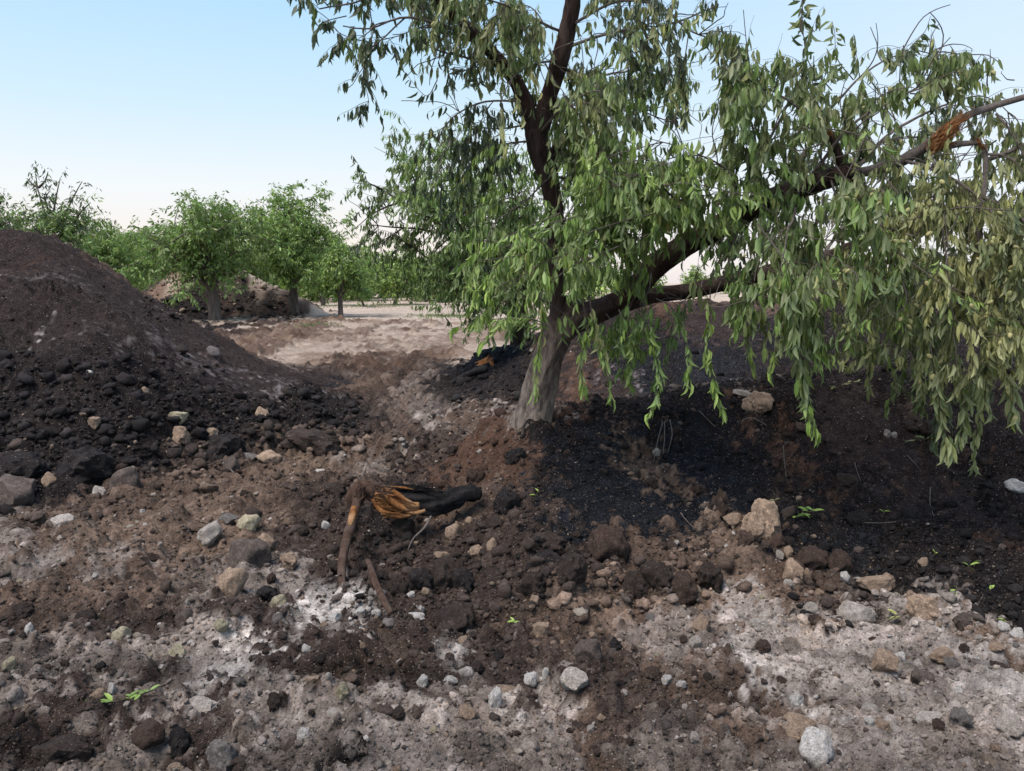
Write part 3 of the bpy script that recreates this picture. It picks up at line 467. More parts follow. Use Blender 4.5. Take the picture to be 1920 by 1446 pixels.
HAND = [
 (35,935,68,50,'a','grey-brown','cracked grey-brown block jutting out at the toe of the tall black heap'),
 (97,912,26,22,'a','tan','small tan stone beside the cracked block under the black heap'),
 (235,910,50,44,'r','grey-brown','rounded grey-brown boulder just off the big charred boulder'),
 (165,885,95,68,'c','black','big charred boulder with an ashy grey cap at the heap foot'),
 (45,878,90,55,'c','black','black lumpy clod behind the cracked grey-brown block'),
 (590,832,112,50,'c','dark brown','wide dark brown boulder at the end of the black heap'),
 (425,842,66,54,'c','black','crumbly black clod resting in tan rubble below the black heap'),
 (505,858,44,22,'r','tan','low tan stone between the black clod and the wide dark boulder'),
 (342,838,30,30,'p','tan','tan stone lodged among black clods on the heap foot'),
 (435,882,28,30,'a','grey-brown','upright tan-grey stone in the brown rubble under the black clod'),
 (468,862,34,14,'a','grey','thin grey flake leaning near the black clod'),
 (335,790,32,22,'a','yellowish','yellowish stone partway up the black heap face'),
 (398,820,26,16,'a','tan','small tan stone just above the crumbly black clod'),
 (180,805,20,20,'a','tan','lone light brown stone on the black heap face'),
 (493,772,24,20,'a','tan','tan chip high in the black scree near the wide boulder'),
 (270,745,18,16,'a','tan','tiny tan stone in the middle of the black heap face'),
 (168,715,14,9,'a','white','tiny white chip on the upper black heap face'),
 (470,1047,72,50,'r','grey-brown','smooth grey-brown boulder sitting on the pale scuffed soil'),
 (437,1110,48,50,'r','tan','round tan stone sunk in the soil below the smooth boulder'),
 (395,1012,42,36,'a','pale','pale yellowish block with one bright flat face'),
 (468,1000,38,28,'r','yellowish','mustard coloured stone behind the smooth grey-brown boulder'),
 (430,995,34,18,'a','grey','flat grey stone behind the pale yellowish block'),
 (500,1018,30,26,'r','tan','tan stone touching the back of the smooth boulder'),
 (135,1000,30,22,'r','grey','grey stone at the edge of the pale wheel track'),
 (122,1016,36,20,'a','pale','pale stone in the edge of the wheel track, before a grey one'),
 (335,1240,38,32,'a','yellowish','pale yellow angular stone by a strip of white ash'),
 (417,1217,27,20,'r','yellowish','small yellow cobble above the strip of white ash'),
 (352,1182,34,28,'a','grey-brown','jagged grey-brown stone with a dark hollow beneath'),
 (280,1388,56,40,'a','brown','brown angular stone nearest the flattened green weeds'),
 (418,1400,54,56,'p','grey','rough grey stone at the bottom edge beside black clods'),
 (120,1398,105,50,'c','dark brown','long dark crusted clod before the flattened green weeds'),
 (335,1375,44,50,'c','black','black clod between a brown stone and a rough grey stone'),
 (58,1213,14,20,'a','white','narrow white chip standing in the dark rubble'),
 (212,1318,14,24,'a','white','curved white chip just behind the flattened green weeds'),
 (380,1325,60,26,'p','pale','pale limy lump in the white ash near the weeds'),
 (330,1436,30,16,'r','tan','tan pebble cut by the bottom edge of the view'),
 (20,1265,24,22,'a','yellowish','yellowish chip in the ashy ground, far from the weeds'),
 (1140,1027,78,78,'c','brown','biggest rough brown clod on the toe of the charred bank'),
 (1025,1067,76,62,'c','black','large smooth black clod beside the biggest brown clod'),
 (1070,1112,62,52,'c','dark brown','dark clod with a frosted rim under the smooth black one'),
 (1022,1010,74,44,'c','dark brown','long dark brown clod uphill of the smooth black clod'),
 (1072,1036,46,46,'c','dark brown','round dark clod wedged between the black and the brown clods'),
 (850,1167,78,58,'c','dark brown','speckled dark clod lying alone at the bank toe'),
 (835,1092,62,60,'c','dark brown','dark clod with an ochre side, midway below the charred log'),
 (868,1098,44,54,'c','black','black wedge-shaped clod leaning on the ochre-sided clod'),
 (995,1117,56,48,'c','dark brown','squat dark clod between the speckled clod and the frosted one'),
 (1195,1100,54,46,'c','dark brown','first clod of the row along the bank toe past the frosted one'),
 (1230,1095,66,56,'c','dark brown','cracked dark clod in the middle of the row at the bank toe'),
 (1280,1105,52,50,'c','brown','split clod with a tan top in the row at the bank toe'),
 (1330,1085,46,44,'c','dark brown','dark clod with a pale tip at the end of the toe row'),
 (790,1108,46,44,'c','black','black clod in the scree under the leaning twig'),
 (745,1120,40,38,'c','dark brown','dark clod just uphill of the bare brown stick'),
 (950,935,48,48,'c','black','black clod on the bank near the burnt log end'),
 (890,892,34,30,'c','brown','reddish clod at the top edge above the burnt log end'),
 (925,975,34,28,'c','dark brown','dark clod on the slope beyond the burnt log'),
 (1150,1225,32,32,'c','black','compact black clod next to the flat taupe stone'),
 (850,993,28,27,'a','tan','tan stone on dark scree under the burnt log end'),
 (922,1027,18,26,'a','tan','upright tan chip with a black clod at its side'),
 (1103,1248,52,40,'r','grey-brown','flat taupe stone lying in the trampled brown soil'),
 (955,1302,60,16,'a','tan','flat tan slate strip above the white wedge stone'),
 (928,1330,25,34,'a','white','white wedge-shaped stone standing upright'),
 (1076,1330,50,36,'a','pale','pale three-sided stone in the open brown soil'),
 (995,1294,26,22,'r','white','white rounded cobble at the end of the tan slate strip'),
 (1022,1285,12,28,'a','white','curled white chip close to the white rounded cobble'),
 (845,1291,26,15,'r','white','small white cobble in the trampled brown strip'),
 (792,1302,22,20,'r','white','small white oval stone left alone in brown soil'),
 (630,1362,34,18,'a','pale','pale flake at the edge of the grey ash ground'),
 (645,1340,24,26,'a','yellowish','brownish yellow stone in ash near the pale flake'),
 (675,1163,20,15,'r','white','white pebble at the ash edge by the bare brown stick'),
 (706,1167,18,16,'r','white','white pebble touching the bare brown stick'),
 (772,1172,50,14,'a','white','flat white sliver past the foot of the bare brown stick'),
 (790,1162,12,18,'a','white','white chip upright at the end of the flat white sliver'),
 (770,1138,16,12,'a','white','small white chip on dark scree above the white sliver'),
 (612,1000,16,14,'a','white','white chip on the brown slope beside the hanging root'),
 (1435,977,54,62,'p','tan','tall porous tan rock at the top of the stone tumble'),
 (1410,1026,42,44,'p','tan','porous tan rock under the tall one in the stone tumble'),
 (1374,980,36,22,'a','tan','tan splinter of rock leaning on the tall porous rock'),
 (1356,960,26,28,'c','brown','brown clod highest on the far edge of the stone tumble'),
 (1395,1045,30,26,'p','brown','crumbly brown rock low in the stone tumble'),
 (1460,1012,22,26,'a','brown','brown stone squeezed behind the porous tan rocks'),
 (1487,1077,34,42,'a','tan','egg-shaped tan stone at the base of the stone tumble'),
 (1512,1080,18,26,'a','tan','narrow tan stone next to the egg-shaped one'),
 (1573,1052,44,52,'c','brown','square brown block beside the dark hollow'),
 (1525,1042,62,46,'c','brown','crusty brown clod leaning on the square brown block'),
 (1462,1037,16,18,'a','pale','small pale cube of stone in the tumble'),
 (1478,1036,16,22,'a','tan','thin tan stone beside the small pale cube'),
 (1583,1102,18,18,'r','white','round white pebble under the square brown block'),
 (1477,1102,16,14,'r','pale','pale pebble under the egg-shaped tan stone'),
 (1537,1109,16,12,'r','tan','tan pebble in brown crumbs near the round white pebble'),
 (1638,1107,64,24,'a','tan','flat tan slab behind the big pale slab'),
 (1661,1094,30,26,'p','tan','rough tan stone on the back of the flat tan slab'),
 (1605,1088,32,12,'a','pale','thin pale flake at the edge of the dark hollow'),
 (1605,1146,80,36,'a','pale','big pale flat-topped slab with loose soil around'),
 (1728,1162,58,46,'p','tan','knobbly tan rock just past the fallen two-leaf sprig'),
 (1705,1124,18,20,'r','tan','small tan cobble behind the knobbly tan rock'),
 (1806,1172,34,30,'p','grey-brown','crumbly grey-brown rock in dark soil past the knobbly rock'),
 (1905,907,38,22,'a','white','whitish stone high on the dark bank at the view edge'),
 (1421,749,52,34,'p','tan','broad pale rock exposed in the crest of the charred bank'),
 (1393,727,34,9,'a','pale','thin pale crust lying on the very crest of the bank'),
 (1663,813,12,12,'r','pale','pale pebble on the bank under the hanging branches'),
 (1676,816,12,9,'r','pale','second pale pebble on the bank under the hanging branches'),
 (1659,1257,48,38,'a','tan','wedge of tan stone in the pale gravel'),
 (1688,1231,18,22,'r','white','white egg-like pebble behind the tan wedge in pale gravel'),
 (1721,1240,22,20,'a','pale','pale chunk between the tan wedge and a flat stone'),
 (1765,1225,44,22,'a','tan','flat tan stone with dark soil on top, on pale gravel'),
 (1730,1275,48,26,'r','grey-brown','mottled brown stone in the pale gravel'),
 (1834,1245,16,18,'a','white','white pebble in the reddish soil strip'),
 (1865,1225,30,14,'a','tan','tan sliver on the reddish soil strip'),
 (1880,1182,22,18,'a','white','white cube-like stone on the rim of the pale ground'),
 (1906,1192,26,22,'a','white','white lump at the view edge on the pale rim'),
 (1665,1364,30,27,'r','pale','round pinkish pale cobble in the mixed gravel'),
 (1738,1365,54,18,'a','pale','long flat pinkish stone in the mixed gravel'),
 (1627,1387,16,14,'r','white','white pebble in front of the round pinkish cobble'),
 (1651,1386,28,16,'r','tan','oval tan stone in front of the round pinkish cobble'),
 (1681,1384,20,16,'a','pale','pale bit of stone in front of the long flat one'),
 (1491,1372,84,44,'r','tan','long mottled tan rock next to the big white slab'),
 (1530,1414,62,56,'a','white','big white slab tilted at the bottom of the view'),
 (1540,1385,40,24,'a','pale','pale piece wedged behind the big white slab'),
 (1492,1330,26,22,'p','white','knobby white stone above the long mottled rock'),
 (1316,1180,34,30,'r','tan','weathered tan cobble at the start of the pale patch'),
 (1303,1218,24,22,'r','pale','pale cobble downhill of the weathered tan cobble'),
 (1248,1281,20,17,'a','white','white stone, one of two, in the brown strip'),
 (1277,1288,20,14,'a','white','flatter white stone of the two in the brown strip'),
 (1425,1175,40,18,'p','pale','crusted pale lump at the upper rim of the pale patch'),
 (1440,1150,36,18,'a','pale','pale blocky stone on the upper rim of the pale patch'),
 (1520,1148,28,18,'a','pale','pale stone with a lighter top beside the big flat slab'),
 (1890,1392,48,36,'a','pale','large pale stone near the lower corner of the gravel'),
 (1800,1378,40,30,'p','grey','grey porous stone in the pinkish gravel'),
 (1630,1330,36,16,'r','pale','low pale stone between the knobby white stone and gravel'),
]
for (a, b, w, h, kd, cl, lb) in HAND:
    g = to_ground(a, b + h*0.38)
    if g is None: continue
    s = g[1]/FPX*1.0; W, Hh = w*s, h*s
    W *= 1.12; Hh *= 1.12; put_rock(g, W, Hh, (W+Hh)/2*1.05, kd, cl, lb, bury=.34 if kd == 'c' else .2)
LAND = [(790,930,'the charred split log'), (700,1130,'the bare brown stick'), (1505,975,'the fresh green sprig'), (1000,780,'the leaning trunk'), (165,885,'the big charred boulder'),
 (590,830,'the wide dark boulder'), (470,1045,'the smooth grey-brown boulder'), (580,1165,'the white ash patch'), (220,1350,'the flattened green weeds'), (1432,980,'the tall porous tan rock'),
 (1605,1145,'the big pale slab'), (1140,1025,'the biggest brown clod'), (1103,1247,'the flat taupe stone'), (928,1330,'the white wedge stone'), (1529,1414,'the big white slab'),
 (1815,1080,'the little leafy shoot'), (425,842,'the crumbly black clod'), (437,1110,'the round sunken tan stone'), (395,1012,'the pale yellowish block'), (335,1240,'the pale yellow stone'),
 (850,1167,'the lone speckled clod'), (1728,1160,'the knobbly tan rock'), (1665,1364,'the round pinkish cobble'), (120,1398,'the long dark crusted clod'), (1316,1180,'the weathered tan cobble'), (645,1010,'the hanging root')]
def project(x, y, z):
    dz = z-CAMZ; f = y*CP - dz*SP; u = y*SP + dz*CP
    return CX+FPX*x/f, CY-FPX*u/f
seen = {}; taken = [(a, b, w) for (a, b, w, *_) in HAND]; n_auto = {'stone': 0, 'clod': 0}; auto = []
tries = 0
while (n_auto['stone'] < 150 or n_auto['clod'] < 165) and tries < 6000:
    tries += 1; py = random.uniform(0, 1)**0.8*620 + 800; px = random.uniform(5, 1915)
    g = to_ground(px, py) if tries < 2500 else None
    if g is None: continue
    so = gsoil(g[0], g[1]); lum = so[:3].mean(); dark = lum < 0.055
    if so[3] < 0.5 and random.random() < 0.85: continue
    kd = 'clod' if (random.random() < (0.85 if dark else 0.25)) else 'stone'
    if n_auto[kd] >= (165 if kd == 'clod' else 150): continue
    wpx = min(44, 11*(1-random.random())**-0.62) if kd == 'clod' else min(34, 9*(1-random.random())**-0.5)
    if any(abs(px-a) < (w+wpx)*0.5 and abs(py-b) < (w+wpx)*0.4 for a, b, w in taken): continue
    taken.append((px, py, wpx)); n_auto[kd] += 1
    if kd == 'clod': cl = random.choice(('black', 'dark brown', 'dark brown')) if dark else random.choice(('dark brown', 'brown', 'brown', 'grey-brown'))
    else: cl = random.choice(('tan', 'grey-brown', 'pale', 'tan')) if dark or lum < .1 else random.choice(('white', 'pale', 'pale', 'tan', 'grey', 'yellowish'))
    auto.append((px, py, wpx, kd, cl, g))
auto.sort(key=lambda q: -q[2])
cand = {}
for (px, py, wpx, kd, cl, g) in auto:
    W = wpx*g[1]/FPX; a = random.uniform(.6, .95)
    l = min(LAND, key=lambda q: math.hypot((q[0]-px), (q[1]-py)*1.8)); dx, dy = px-l[0], (py-l[1])*1.8
    far = math.hypot(dx, dy) > 110
    rel = ('a step before ' if far else 'just before ') if dy > abs(dx)*0.8 else (('a step beyond ' if far else 'just beyond ') if -dy > abs(dx)*0.8 else (('a step from ' if far else 'close beside ')))
    szw = 'tiny' if W < .03 else 'small' if W < .055 else 'fist-sized' if W < .10 else 'large'
    shape = 'flat' if a < .7 else 'squat' if a < .82 else 'round'
    lab = f"{szw} {shape} {cl} {'clod' if kd == 'clod' else 'stone'} {rel}{l[2]}"
    o = put_rock(g, W, W*a, W*random.uniform(.8, 1.2), 'c' if kd == 'clod' else random.choice('aarp'), cl, lab)
    l2_ = sorted(LAND, key=lambda q: math.hypot((q[0]-px), (q[1]-py)*1.8))[1]; cand.setdefault(lab, []).append((o, l2_[2]))
for lab, os_ in cand.items():
    if len(os_) > 1:
        sub = {}
        for k_, (o, l2_) in enumerate(os_):
            n_ = lab + ', toward ' + l2_ if len((lab + ' toward ' + l2_).replace('-', ' ').split()) <= 16 and k_ else lab
            o['label'] = n_; sub.setdefault(n_, []).append(o)
        for n_, oo in sub.items():
            for o in (oo if len(oo) > 1 else []): o['group'] = n_ + ' and its twins'

OCT = (np.array([(1,0,0),(-1,0,0),(0,1,0),(0,-1,0),(0,0,1),(0,0,-1)], float), np.array([(0,2,4),(2,1,4),(1,3,4),(3,0,4),(2,0,5),(1,2,5),(3,1,5),(0,3,5)]))
def scatter(n, kmin, power, kmax, shape, pale_k, seed):
    global RNG
    RNG = np.random.default_rng(seed)
    y = 1/RNG.uniform(1/14.0, 1/2.25, n); x = RNG.uniform(-0.70, 0.70, n)*(y+0.3)
    r_ = np.minimum(kmin*(1-RNG.random(n))**-power, kmax)*np.clip(y/3.5, 0.75, 2.0)
    sg = gsoil(x, y); k = RNG.random(n) < np.clip(sg[:, 3]*1.3, 0.10, 1); x, y, r_, sg = x[k], y[k], r_[k], sg[k]; n = len(x)
    dark = sg[:, :3].mean(1) < .07; c = sg[:, :3]*RNG.uniform(0.65, 1.35, (n, 1))
    pl = RNG.random(n) < np.where(dark, 0.05, 0.03+0.22*sg[:, 4])*pale_k
    pc = np.array([(.30, .235, .18), (.40, .35, .30), (.52, .49, .46), (.22, .16, .12), (.34, .30, .25)])[RNG.integers(0, 5, n)]; c[pl] = pc[pl]*RNG.uniform(.6, 1.1, (pl.sum(), 1))
    dk = RNG.random(n) < np.where(sg[:, :3].mean(1) > .14, 0.06, 0.15); c[dk] = np.array((.075, .058, .05))*RNG.uniform(.6, 1.5, (dk.sum(), 1))
    r_ = np.where(pl & dark, r_*0.6, r_); p = np.stack([x, y, gz(x, y) + r_*0.2], -1)
    return shape_join(p, r_, c, shape)
def shape_join(pts, rad, cols, shape):
    V0, F0 = shape; n = len(pts); nv = len(V0)
    q = RNG.normal(size=(n, 4)); q /= np.linalg.norm(q, axis=1, keepdims=True); w, x, y, z = q.T
    R_ = np.stack([1-2*(y*y+z*z), 2*(x*y-z*w), 2*(x*z+y*w), 2*(x*y+z*w), 1-2*(x*x+z*z), 2*(y*z-x*w), 2*(x*z-y*w), 2*(y*z+x*w), 1-2*(x*x+y*y)], -1).reshape(n, 3, 3)
    L = V0[None]*RNG.uniform(0.55, 1.25, (n, 1, 3))*RNG.uniform(0.68, 1.25, (n, nv, 1)); L = np.einsum('nij,nvj->nvi', R_, L)*rad[:, None, None]; L[:, :, 2] *= .8
    return (L + pts[:, None]).reshape(-1, 3), (F0[None] + (np.arange(n)*nv)[:, None, None]).reshape(-1, 3), np.repeat(cols, nv, 0)
for nm_, sets, lb in (('gravel', ((60000, .0030, .45, .010, OCT, 1.0, 21), (20000, .005, .45, .015, ICO1, .8, 22)), 'loose crumbs of soil and pale grit strewn over the ground'),
                      ('rubble', ((1900, .012, .42, .035, ICO2, .5, 23),), 'broken lumps of soil and stone mixed through the churned ground')):
    Vs, Fs, Cs, k = [], [], [], 0
    for st_ in sets:
        a_, b_, c_ = scatter(*st_); Vs.append(a_); Fs.append(b_+k); Cs.append(c_); k += len(a_)
    obj(nm_, build_mesh(nm_, np.vstack(Vs), tris=np.vstack(Fs), cols=np.vstack(Cs), smooth=False), M_GRAVEL, kind='stuff', label=lb)
# scree of black lumps down the face of the tall heap and along the toe of the bank
RNG = np.random.default_rng(31); ps, rs, cs = [], [], []
for (x0, x1, y0, y1, n_, big_) in ((0, 420, 660, 900, 650, 1.0), (380, 690, 740, 850, 360, .9), (600, 1000, 960, 1170, 520, .9), (1000, 1360, 1000, 1140, 420, 1.0), (1500, 1910, 1000, 1180, 420, .8), (850, 1000, 660, 780, 160, .8), (700, 1000, 760, 900, 160, .6), (270, 560, 515, 605, 500, .5)):
    for k in range(n_):
        f = RNG.random(); g = to_ground_fast(RNG.uniform(x0, x1), y0+(y1-y0)*f**.8) if False else None
        ps.append((RNG.uniform(x0, x1), y0+(y1-y0)*f**.8, big_))
GP = []
_ys = np.exp(np.linspace(math.log(2.0), math.log(38), 700))
for (a_, b_, big_) in ps:
    d = rayd(a_, b_); k = _ys/d[1]; z_ = CAMZ + d[2]*k; h_ = gz(d[0]*k, _ys); hit = np.nonzero(z_ <= h_)[0]
    if len(hit): i_ = hit[0]; GP.append((d[0]*k[i_], _ys[i_], h_[i_], big_))
GP = np.array(GP); rr_ = np.minimum(3.0*(1-RNG.random(len(GP)))**-.5, 15)*GP[:, 1]/FPX*GP[:, 3]
cc2 = gsoil(GP[:, 0], GP[:, 1])[:, :3]*RNG.uniform(.7, 1.5, (len(GP), 1)) + .004
pl_ = (RNG.random(len(GP)) < np.where(GP[:, 1] > 18, .14, .05)) & (rr_ < np.where(GP[:, 1] > 18, 1, .03)); cc2[pl_] = np.array((.26, .2, .15))*RNG.uniform(.6, 1.2, (pl_.sum(), 1))
Vr, Fr, Cr = shape_join(GP[:, :3]+np.array([0, 0, 1])*rr_[:, None]*.25, rr_, cc2, ICO2)
obj('rubble', build_mesh('rubble', Vr, tris=Fr, cols=Cr, smooth=False), M_GRAVEL, kind='stuff', label='dark scree of earth lumps on the heap face and along the bank toe')

# ------------------------------------------------------------------ branches, shoots and leaves
def catmull(p, step):
    p = np.asarray(p, float); q = np.vstack([2*p[0]-p[1], p, 2*p[-1]-p[-2]]); out = []
    for i in range(1, len(q)-2):
        n = max(2, int(np.linalg.norm(q[i+1, :3]-q[i, :3])/step)); t = (np.arange(n)/n)[:, None]
        a, b, c, d = q[i-1], q[i], q[i+1], q[i+2]
        out.append(0.5*((2*b)+(-a+c)*t+(2*a-5*b+4*c-d)*t*t+(-a+3*b-3*c+d)*t**3))
    out.append(q[-2][None]); return np.vstack(out)
class Acc:
    def __init__(s): s.V, s.Q, s.T, s.n = [], [], [], 0
    def add(s, V, Q=None, T=None):
        s.V.append(V)
        if Q is not None and len(Q): s.Q.append(np.asarray(Q)+s.n)
        if T is not None and len(T): s.T.append(np.asarray(T)+s.n)
        s.n += len(V)
    def mesh(s, name, mat, off=(0, 0, 0), smooth=True):
        me = build_mesh(name, np.vstack(s.V)-np.asarray(off), tris=np.vstack(s.T) if s.T else None, quads=np.vstack(s.Q) if s.Q else None, smooth=smooth)
        me.materials.append(mat); return me
def tube(acc, pts, r, sides=8, rough=0.0, seed=0, cap=True, flute=0.0):
    """pts (n,3), r (n): a tapering limb with knots and ridges"""
    pts = np.asarray(pts, float); r = np.asarray(r, float); n = len(pts)
    t = np.gradient(pts, axis=0); t /= np.linalg.norm(t, axis=1, keepdims=True)+1e-9
    u = np.cross(t[0], (0.3, 0.9, 0.1)); u /= np.linalg.norm(u); U = []
    for k in range(n):
        u = u - t[k]*(u @ t[k]); u /= np.linalg.norm(u); U.append(u)
    U = np.array(U); W = np.cross(t, U); an = np.arange(sides)*2*PI/sides
    dirs = U[:, None]*np.cos(an)[None, :, None] + W[:, None]*np.sin(an)[None, :, None]
    rr = r[:, None]*np.ones(sides)
    if rough:
        ln = np.concatenate([[0], np.cumsum(np.linalg.norm(np.diff(pts, axis=0), axis=1))])
        A_, L_ = np.meshgrid(an, ln); 
        rr = rr*(1 + rough*(vnoise(np.cos(A_)*1.6+seed, np.sin(A_)*1.6+L_*4, seed) + 0.6*vnoise(np.cos(A_)*3.5+L_*3+seed, np.sin(A_)*3.5+L_*9, seed+1) + 0.4*vnoise(np.cos(A_)*8+seed, np.sin(A_)*8+L_*24, seed+2)))
        if flute: rr = rr*(1+flute*np.sin(A_*5+L_*1.3+seed))
    V = (pts[:, None] + dirs*rr[:, :, None]).reshape(-1, 3); i = np.arange(n*sides).reshape(n, sides)
    Q = np.stack([i[:-1], np.roll(i[:-1], -1, 1), np.roll(i[1:], -1, 1), i[1:]], -1).reshape(-1, 4); T = None
    if cap:
        V = np.vstack([V, pts[-1]+t[-1]*r[-1]*0.3]); c = len(V)-1; T = np.stack([i[-1], np.roll(i[-1], -1), np.full(sides, c)], -1)
    acc.add(V, Q, T)
def nrm(v): return v/(np.linalg.norm(v, axis=-1, keepdims=True)+1e-9)
LT = np.array([(0, 0, 0), (-.5, .30, .10), (0, .30, -.02), (.5, .30, .10), (-.40, .68, .02), (0, .66, -.10), (.40, .68, .02), (0, 1, -.26)])
LF = np.array([(0, 2, 1), (0, 3, 2), (1, 2, 5), (1, 5, 4), (2, 3, 6), (2, 6, 5), (4, 5, 7), (5, 6, 7)])
LTs = np.array([(0, 0, 0), (-.5, .45, .03), (.5, .45, .03), (0, 1, -.12)]); LFs = np.array([(0, 2, 1), (1, 2, 3)])
class Leaves:
    def __init__(s): s.o, s.ax, s.nm, s.L, s.W, s.c = [], [], [], [], [], []
    def add(s, o, ax, nm, L, W, c):
        for a, b in zip((s.o, s.ax, s.nm, s.L, s.W, s.c), (o, ax, nm, L, W, c)): a.append(b)
    def cat(s): return [np.concatenate(a) for a in (s.o, s.ax, s.nm, s.L, s.W, s.c)]
def frames(ax, nm):
    y = nrm(ax); x = nrm(np.cross(y, nm)); z = np.cross(x, y); return x, y, z
def leaf_mesh(name, arr, off, simple=False, tip=0.0):
    zc = RNG.uniform(-.3, 2.4, (len(arr[0]), 1, 1))
    o, ax, nm, L, W, c = arr; T, F = (LTs, LFs) if simple else (LT, LF)
    x, y, z = frames(ax, nm)
    V = o[:, None] + x[:, None]*(T[None, :, 0:1]*W[:, None, None]) + y[:, None]*(T[None, :, 1:2]*L[:, None, None]) + z[:, None]*(T[None, :, 2:3]*L[:, None, None]*0.8*zc)
    n = len(o); Fi = (F[None] + (np.arange(n)*len(T))[:, None, None]).reshape(-1, 3)
    me = build_mesh(name, V.reshape(-1, 3)-np.asarray(off), tris=Fi, cols=np.repeat(c, len(T), 0), smooth=not simple); me.materials.append(M_LEAF); return me
GREEN = {'g': (.135, .192, .060), 'f': (.250, .365, .085), 'o': (.220, .245, .108), 'y': (.33, .34, .140), 'b': (.050, .068, .042), 'c': (.165, .265, .068), 'm': (.150, .185, .075), 'n': (.155, .265, .066)}  # key b: the darkness of backlit leaves, painted into their colour
PRUNE = None
def thin_out(px, py, Y):
    keep = np.ones_like(px)
    for (x0, y0, x1, y1, w, k, ymax) in ((1045,620,1042,480,24,.4,6), (1042,480,1034,350,20,.6,6), (1034,350,1004,240,30,.3,6), (1015,230,1075,0,30,.22,6), (1004,240,930,110,24,.5,6), (1110,590,1310,450,28,.45,6.1), (1510,356,1606,320,22,.35,5.6),
        (1190,565,1330,540,24,.2,6.3), (1180,500,1345,520,40,.45,99), (1720,285,1920,185,34,.25,5.3), (1740,270,1860,280,34,.25,5.2), (1310,190,1330,250,34,.08,99), (1090,560,1110,540,20,.5,9), (1560,420,1570,440,26,.3,99), (1470,180,1450,230,24,.4,99), (1200,430,1260,440,20,.7,99), (1290,60,1330,160,26,.3,99), (940,160,870,160,22,.3,99), (760,200,820,150,60,.2,99), (1640,10,1900,60,60,.1,99), (1380,30,1480,60,40,.05,99), (1580,20,1700,40,40,.1,99), (1840,440,1850,300,16,.4,4.7), (1440,120,1500,250,14,.5,99), (1540,300,1570,250,22,.3,5.2), (1640,250,1700,210,16,.3,99), (1540,440,1620,470,18,.25,99), (1700,470,1760,440,14,.3,99), (1320,350,1350,420,16,.4,99), (1120,110,1170,130,16,.35,99), (1220,250,1250,300,14,.4,99), (1850,330,1900,360,16,.3,99), (1410,480,1440,500,14,.3,99), (880,70,860,110,14,.3,99)):
        dx, dy = x1-x0, y1-y0; t = np.clip(((px-x0)*dx+(py-y0)*dy)/(dx*dx+dy*dy), 0, 1); d = np.hypot(px-x0-t*dx, py-y0-t*dy)
        keep = np.where((d < w) & (Y < ymax), np.minimum(keep, k), keep)
    return keep
def shoots(lv, tw, P0, D, Ls, droop, colkeys, per_m=55, leafL=0.085, wilt=1.2, wid=0.25, twr=0.0022, spread=0.8, seg=6, stand=0.0):
    """P0 (S,3) D (S,3): young shoots that grow out and sag, with leaves hanging from them"""
    S = len(P0); pts = np.empty((S, seg+1, 3)); pts[:, 0] = P0; d = nrm(np.asarray(D, float))
    for k in range(seg):
        d = nrm(d + np.array([0, 0, -1.0])*(droop*Ls/seg)[:, None] + RNG.normal(size=(S, 3))*0.10)
        pts[:, k+1] = pts[:, k] + d*(Ls/seg)[:, None]
    if PRUNE is not None:
        a_, b_ = project(pts[:, 3, 0], pts[:, 3, 1], pts[:, 3, 2]); kp = RNG.random(S) < PRUNE(a_, b_, pts[:, 3, 1])
        pts, Ls = pts[kp], Ls[kp]; colkeys = [q for q, k_ in zip(colkeys, kp) if k_]; S = len(pts)
        if S == 0: return pts
    if tw is not None:
        sides = 3; t = np.gradient(pts, axis=1); t = nrm(t); u = nrm(np.cross(t, np.array([0.31, 0.87, 0.2]))); w = np.cross(t, u)
        r = twr*np.linspace(1.25, 0.5, seg+1)[None, :, None]
        ring = [pts + r*(u*math.cos(a)+w*math.sin(a)) for a in (0, 2*PI/3, 4*PI/3)]
        V = np.stack(ring, 2).reshape(S, -1, 3); i = np.arange((seg+1)*3).reshape(seg+1, 3)
        Q = np.stack([i[:-1], np.roll(i[:-1], -1, 1), np.roll(i[1:], -1, 1), i[1:]], -1).reshape(-1, 4)
        tw.add(V.reshape(-1, 3), (Q[None] + (np.arange(S)*(seg+1)*3)[:, None, None]).reshape(-1, 4))
    nl = np.maximum(3, (Ls*per_m*RNG.uniform(.7, 1.2, S)).astype(int)); si = np.repeat(np.arange(S), nl); n = len(si)
    tt = RNG.uniform(0.06, 1.0, n)**0.85*seg; k = np.minimum(tt.astype(int), seg-1); f = (tt-k)[:, None]
    o = pts[si, k]*(1-f) + pts[si, k+1]*f; tg = nrm(pts[si, k+1]-pts[si, k])
    side = RNG.normal(size=(n, 3)); side = nrm(side - tg*np.sum(side*tg, 1, keepdims=True))
    ax = nrm(0.45*tg + spread*side + np.array([0, 0, -1.0])*wilt*RNG.uniform(.6, 1.4, (n, 1)) + np.array([0, 0, stand]))
    nm = nrm(np.cross(ax, RNG.normal(size=(n, 3)))); 
    L = leafL*RNG.uniform(.42, 1.35, n)*(1-0.35*(tt/seg)**3); W = L*wid*RNG.uniform(.75, 1.2, n)
    c = np.array([GREEN[q] for q in colkeys])[si]*RNG.uniform(.72, 1.3, (n, 1)); c = c*np.repeat(RNG.uniform(.8, 1.2, (S, 1)), nl, 0)
    yl = RNG.random(n) < 0.03; c[yl] = np.array((.27, .29, .085))*RNG.uniform(.7, 1.2, (yl.sum(), 1))
    lv.add(o + ax*0.006, ax, nm, L, W, c); return pts
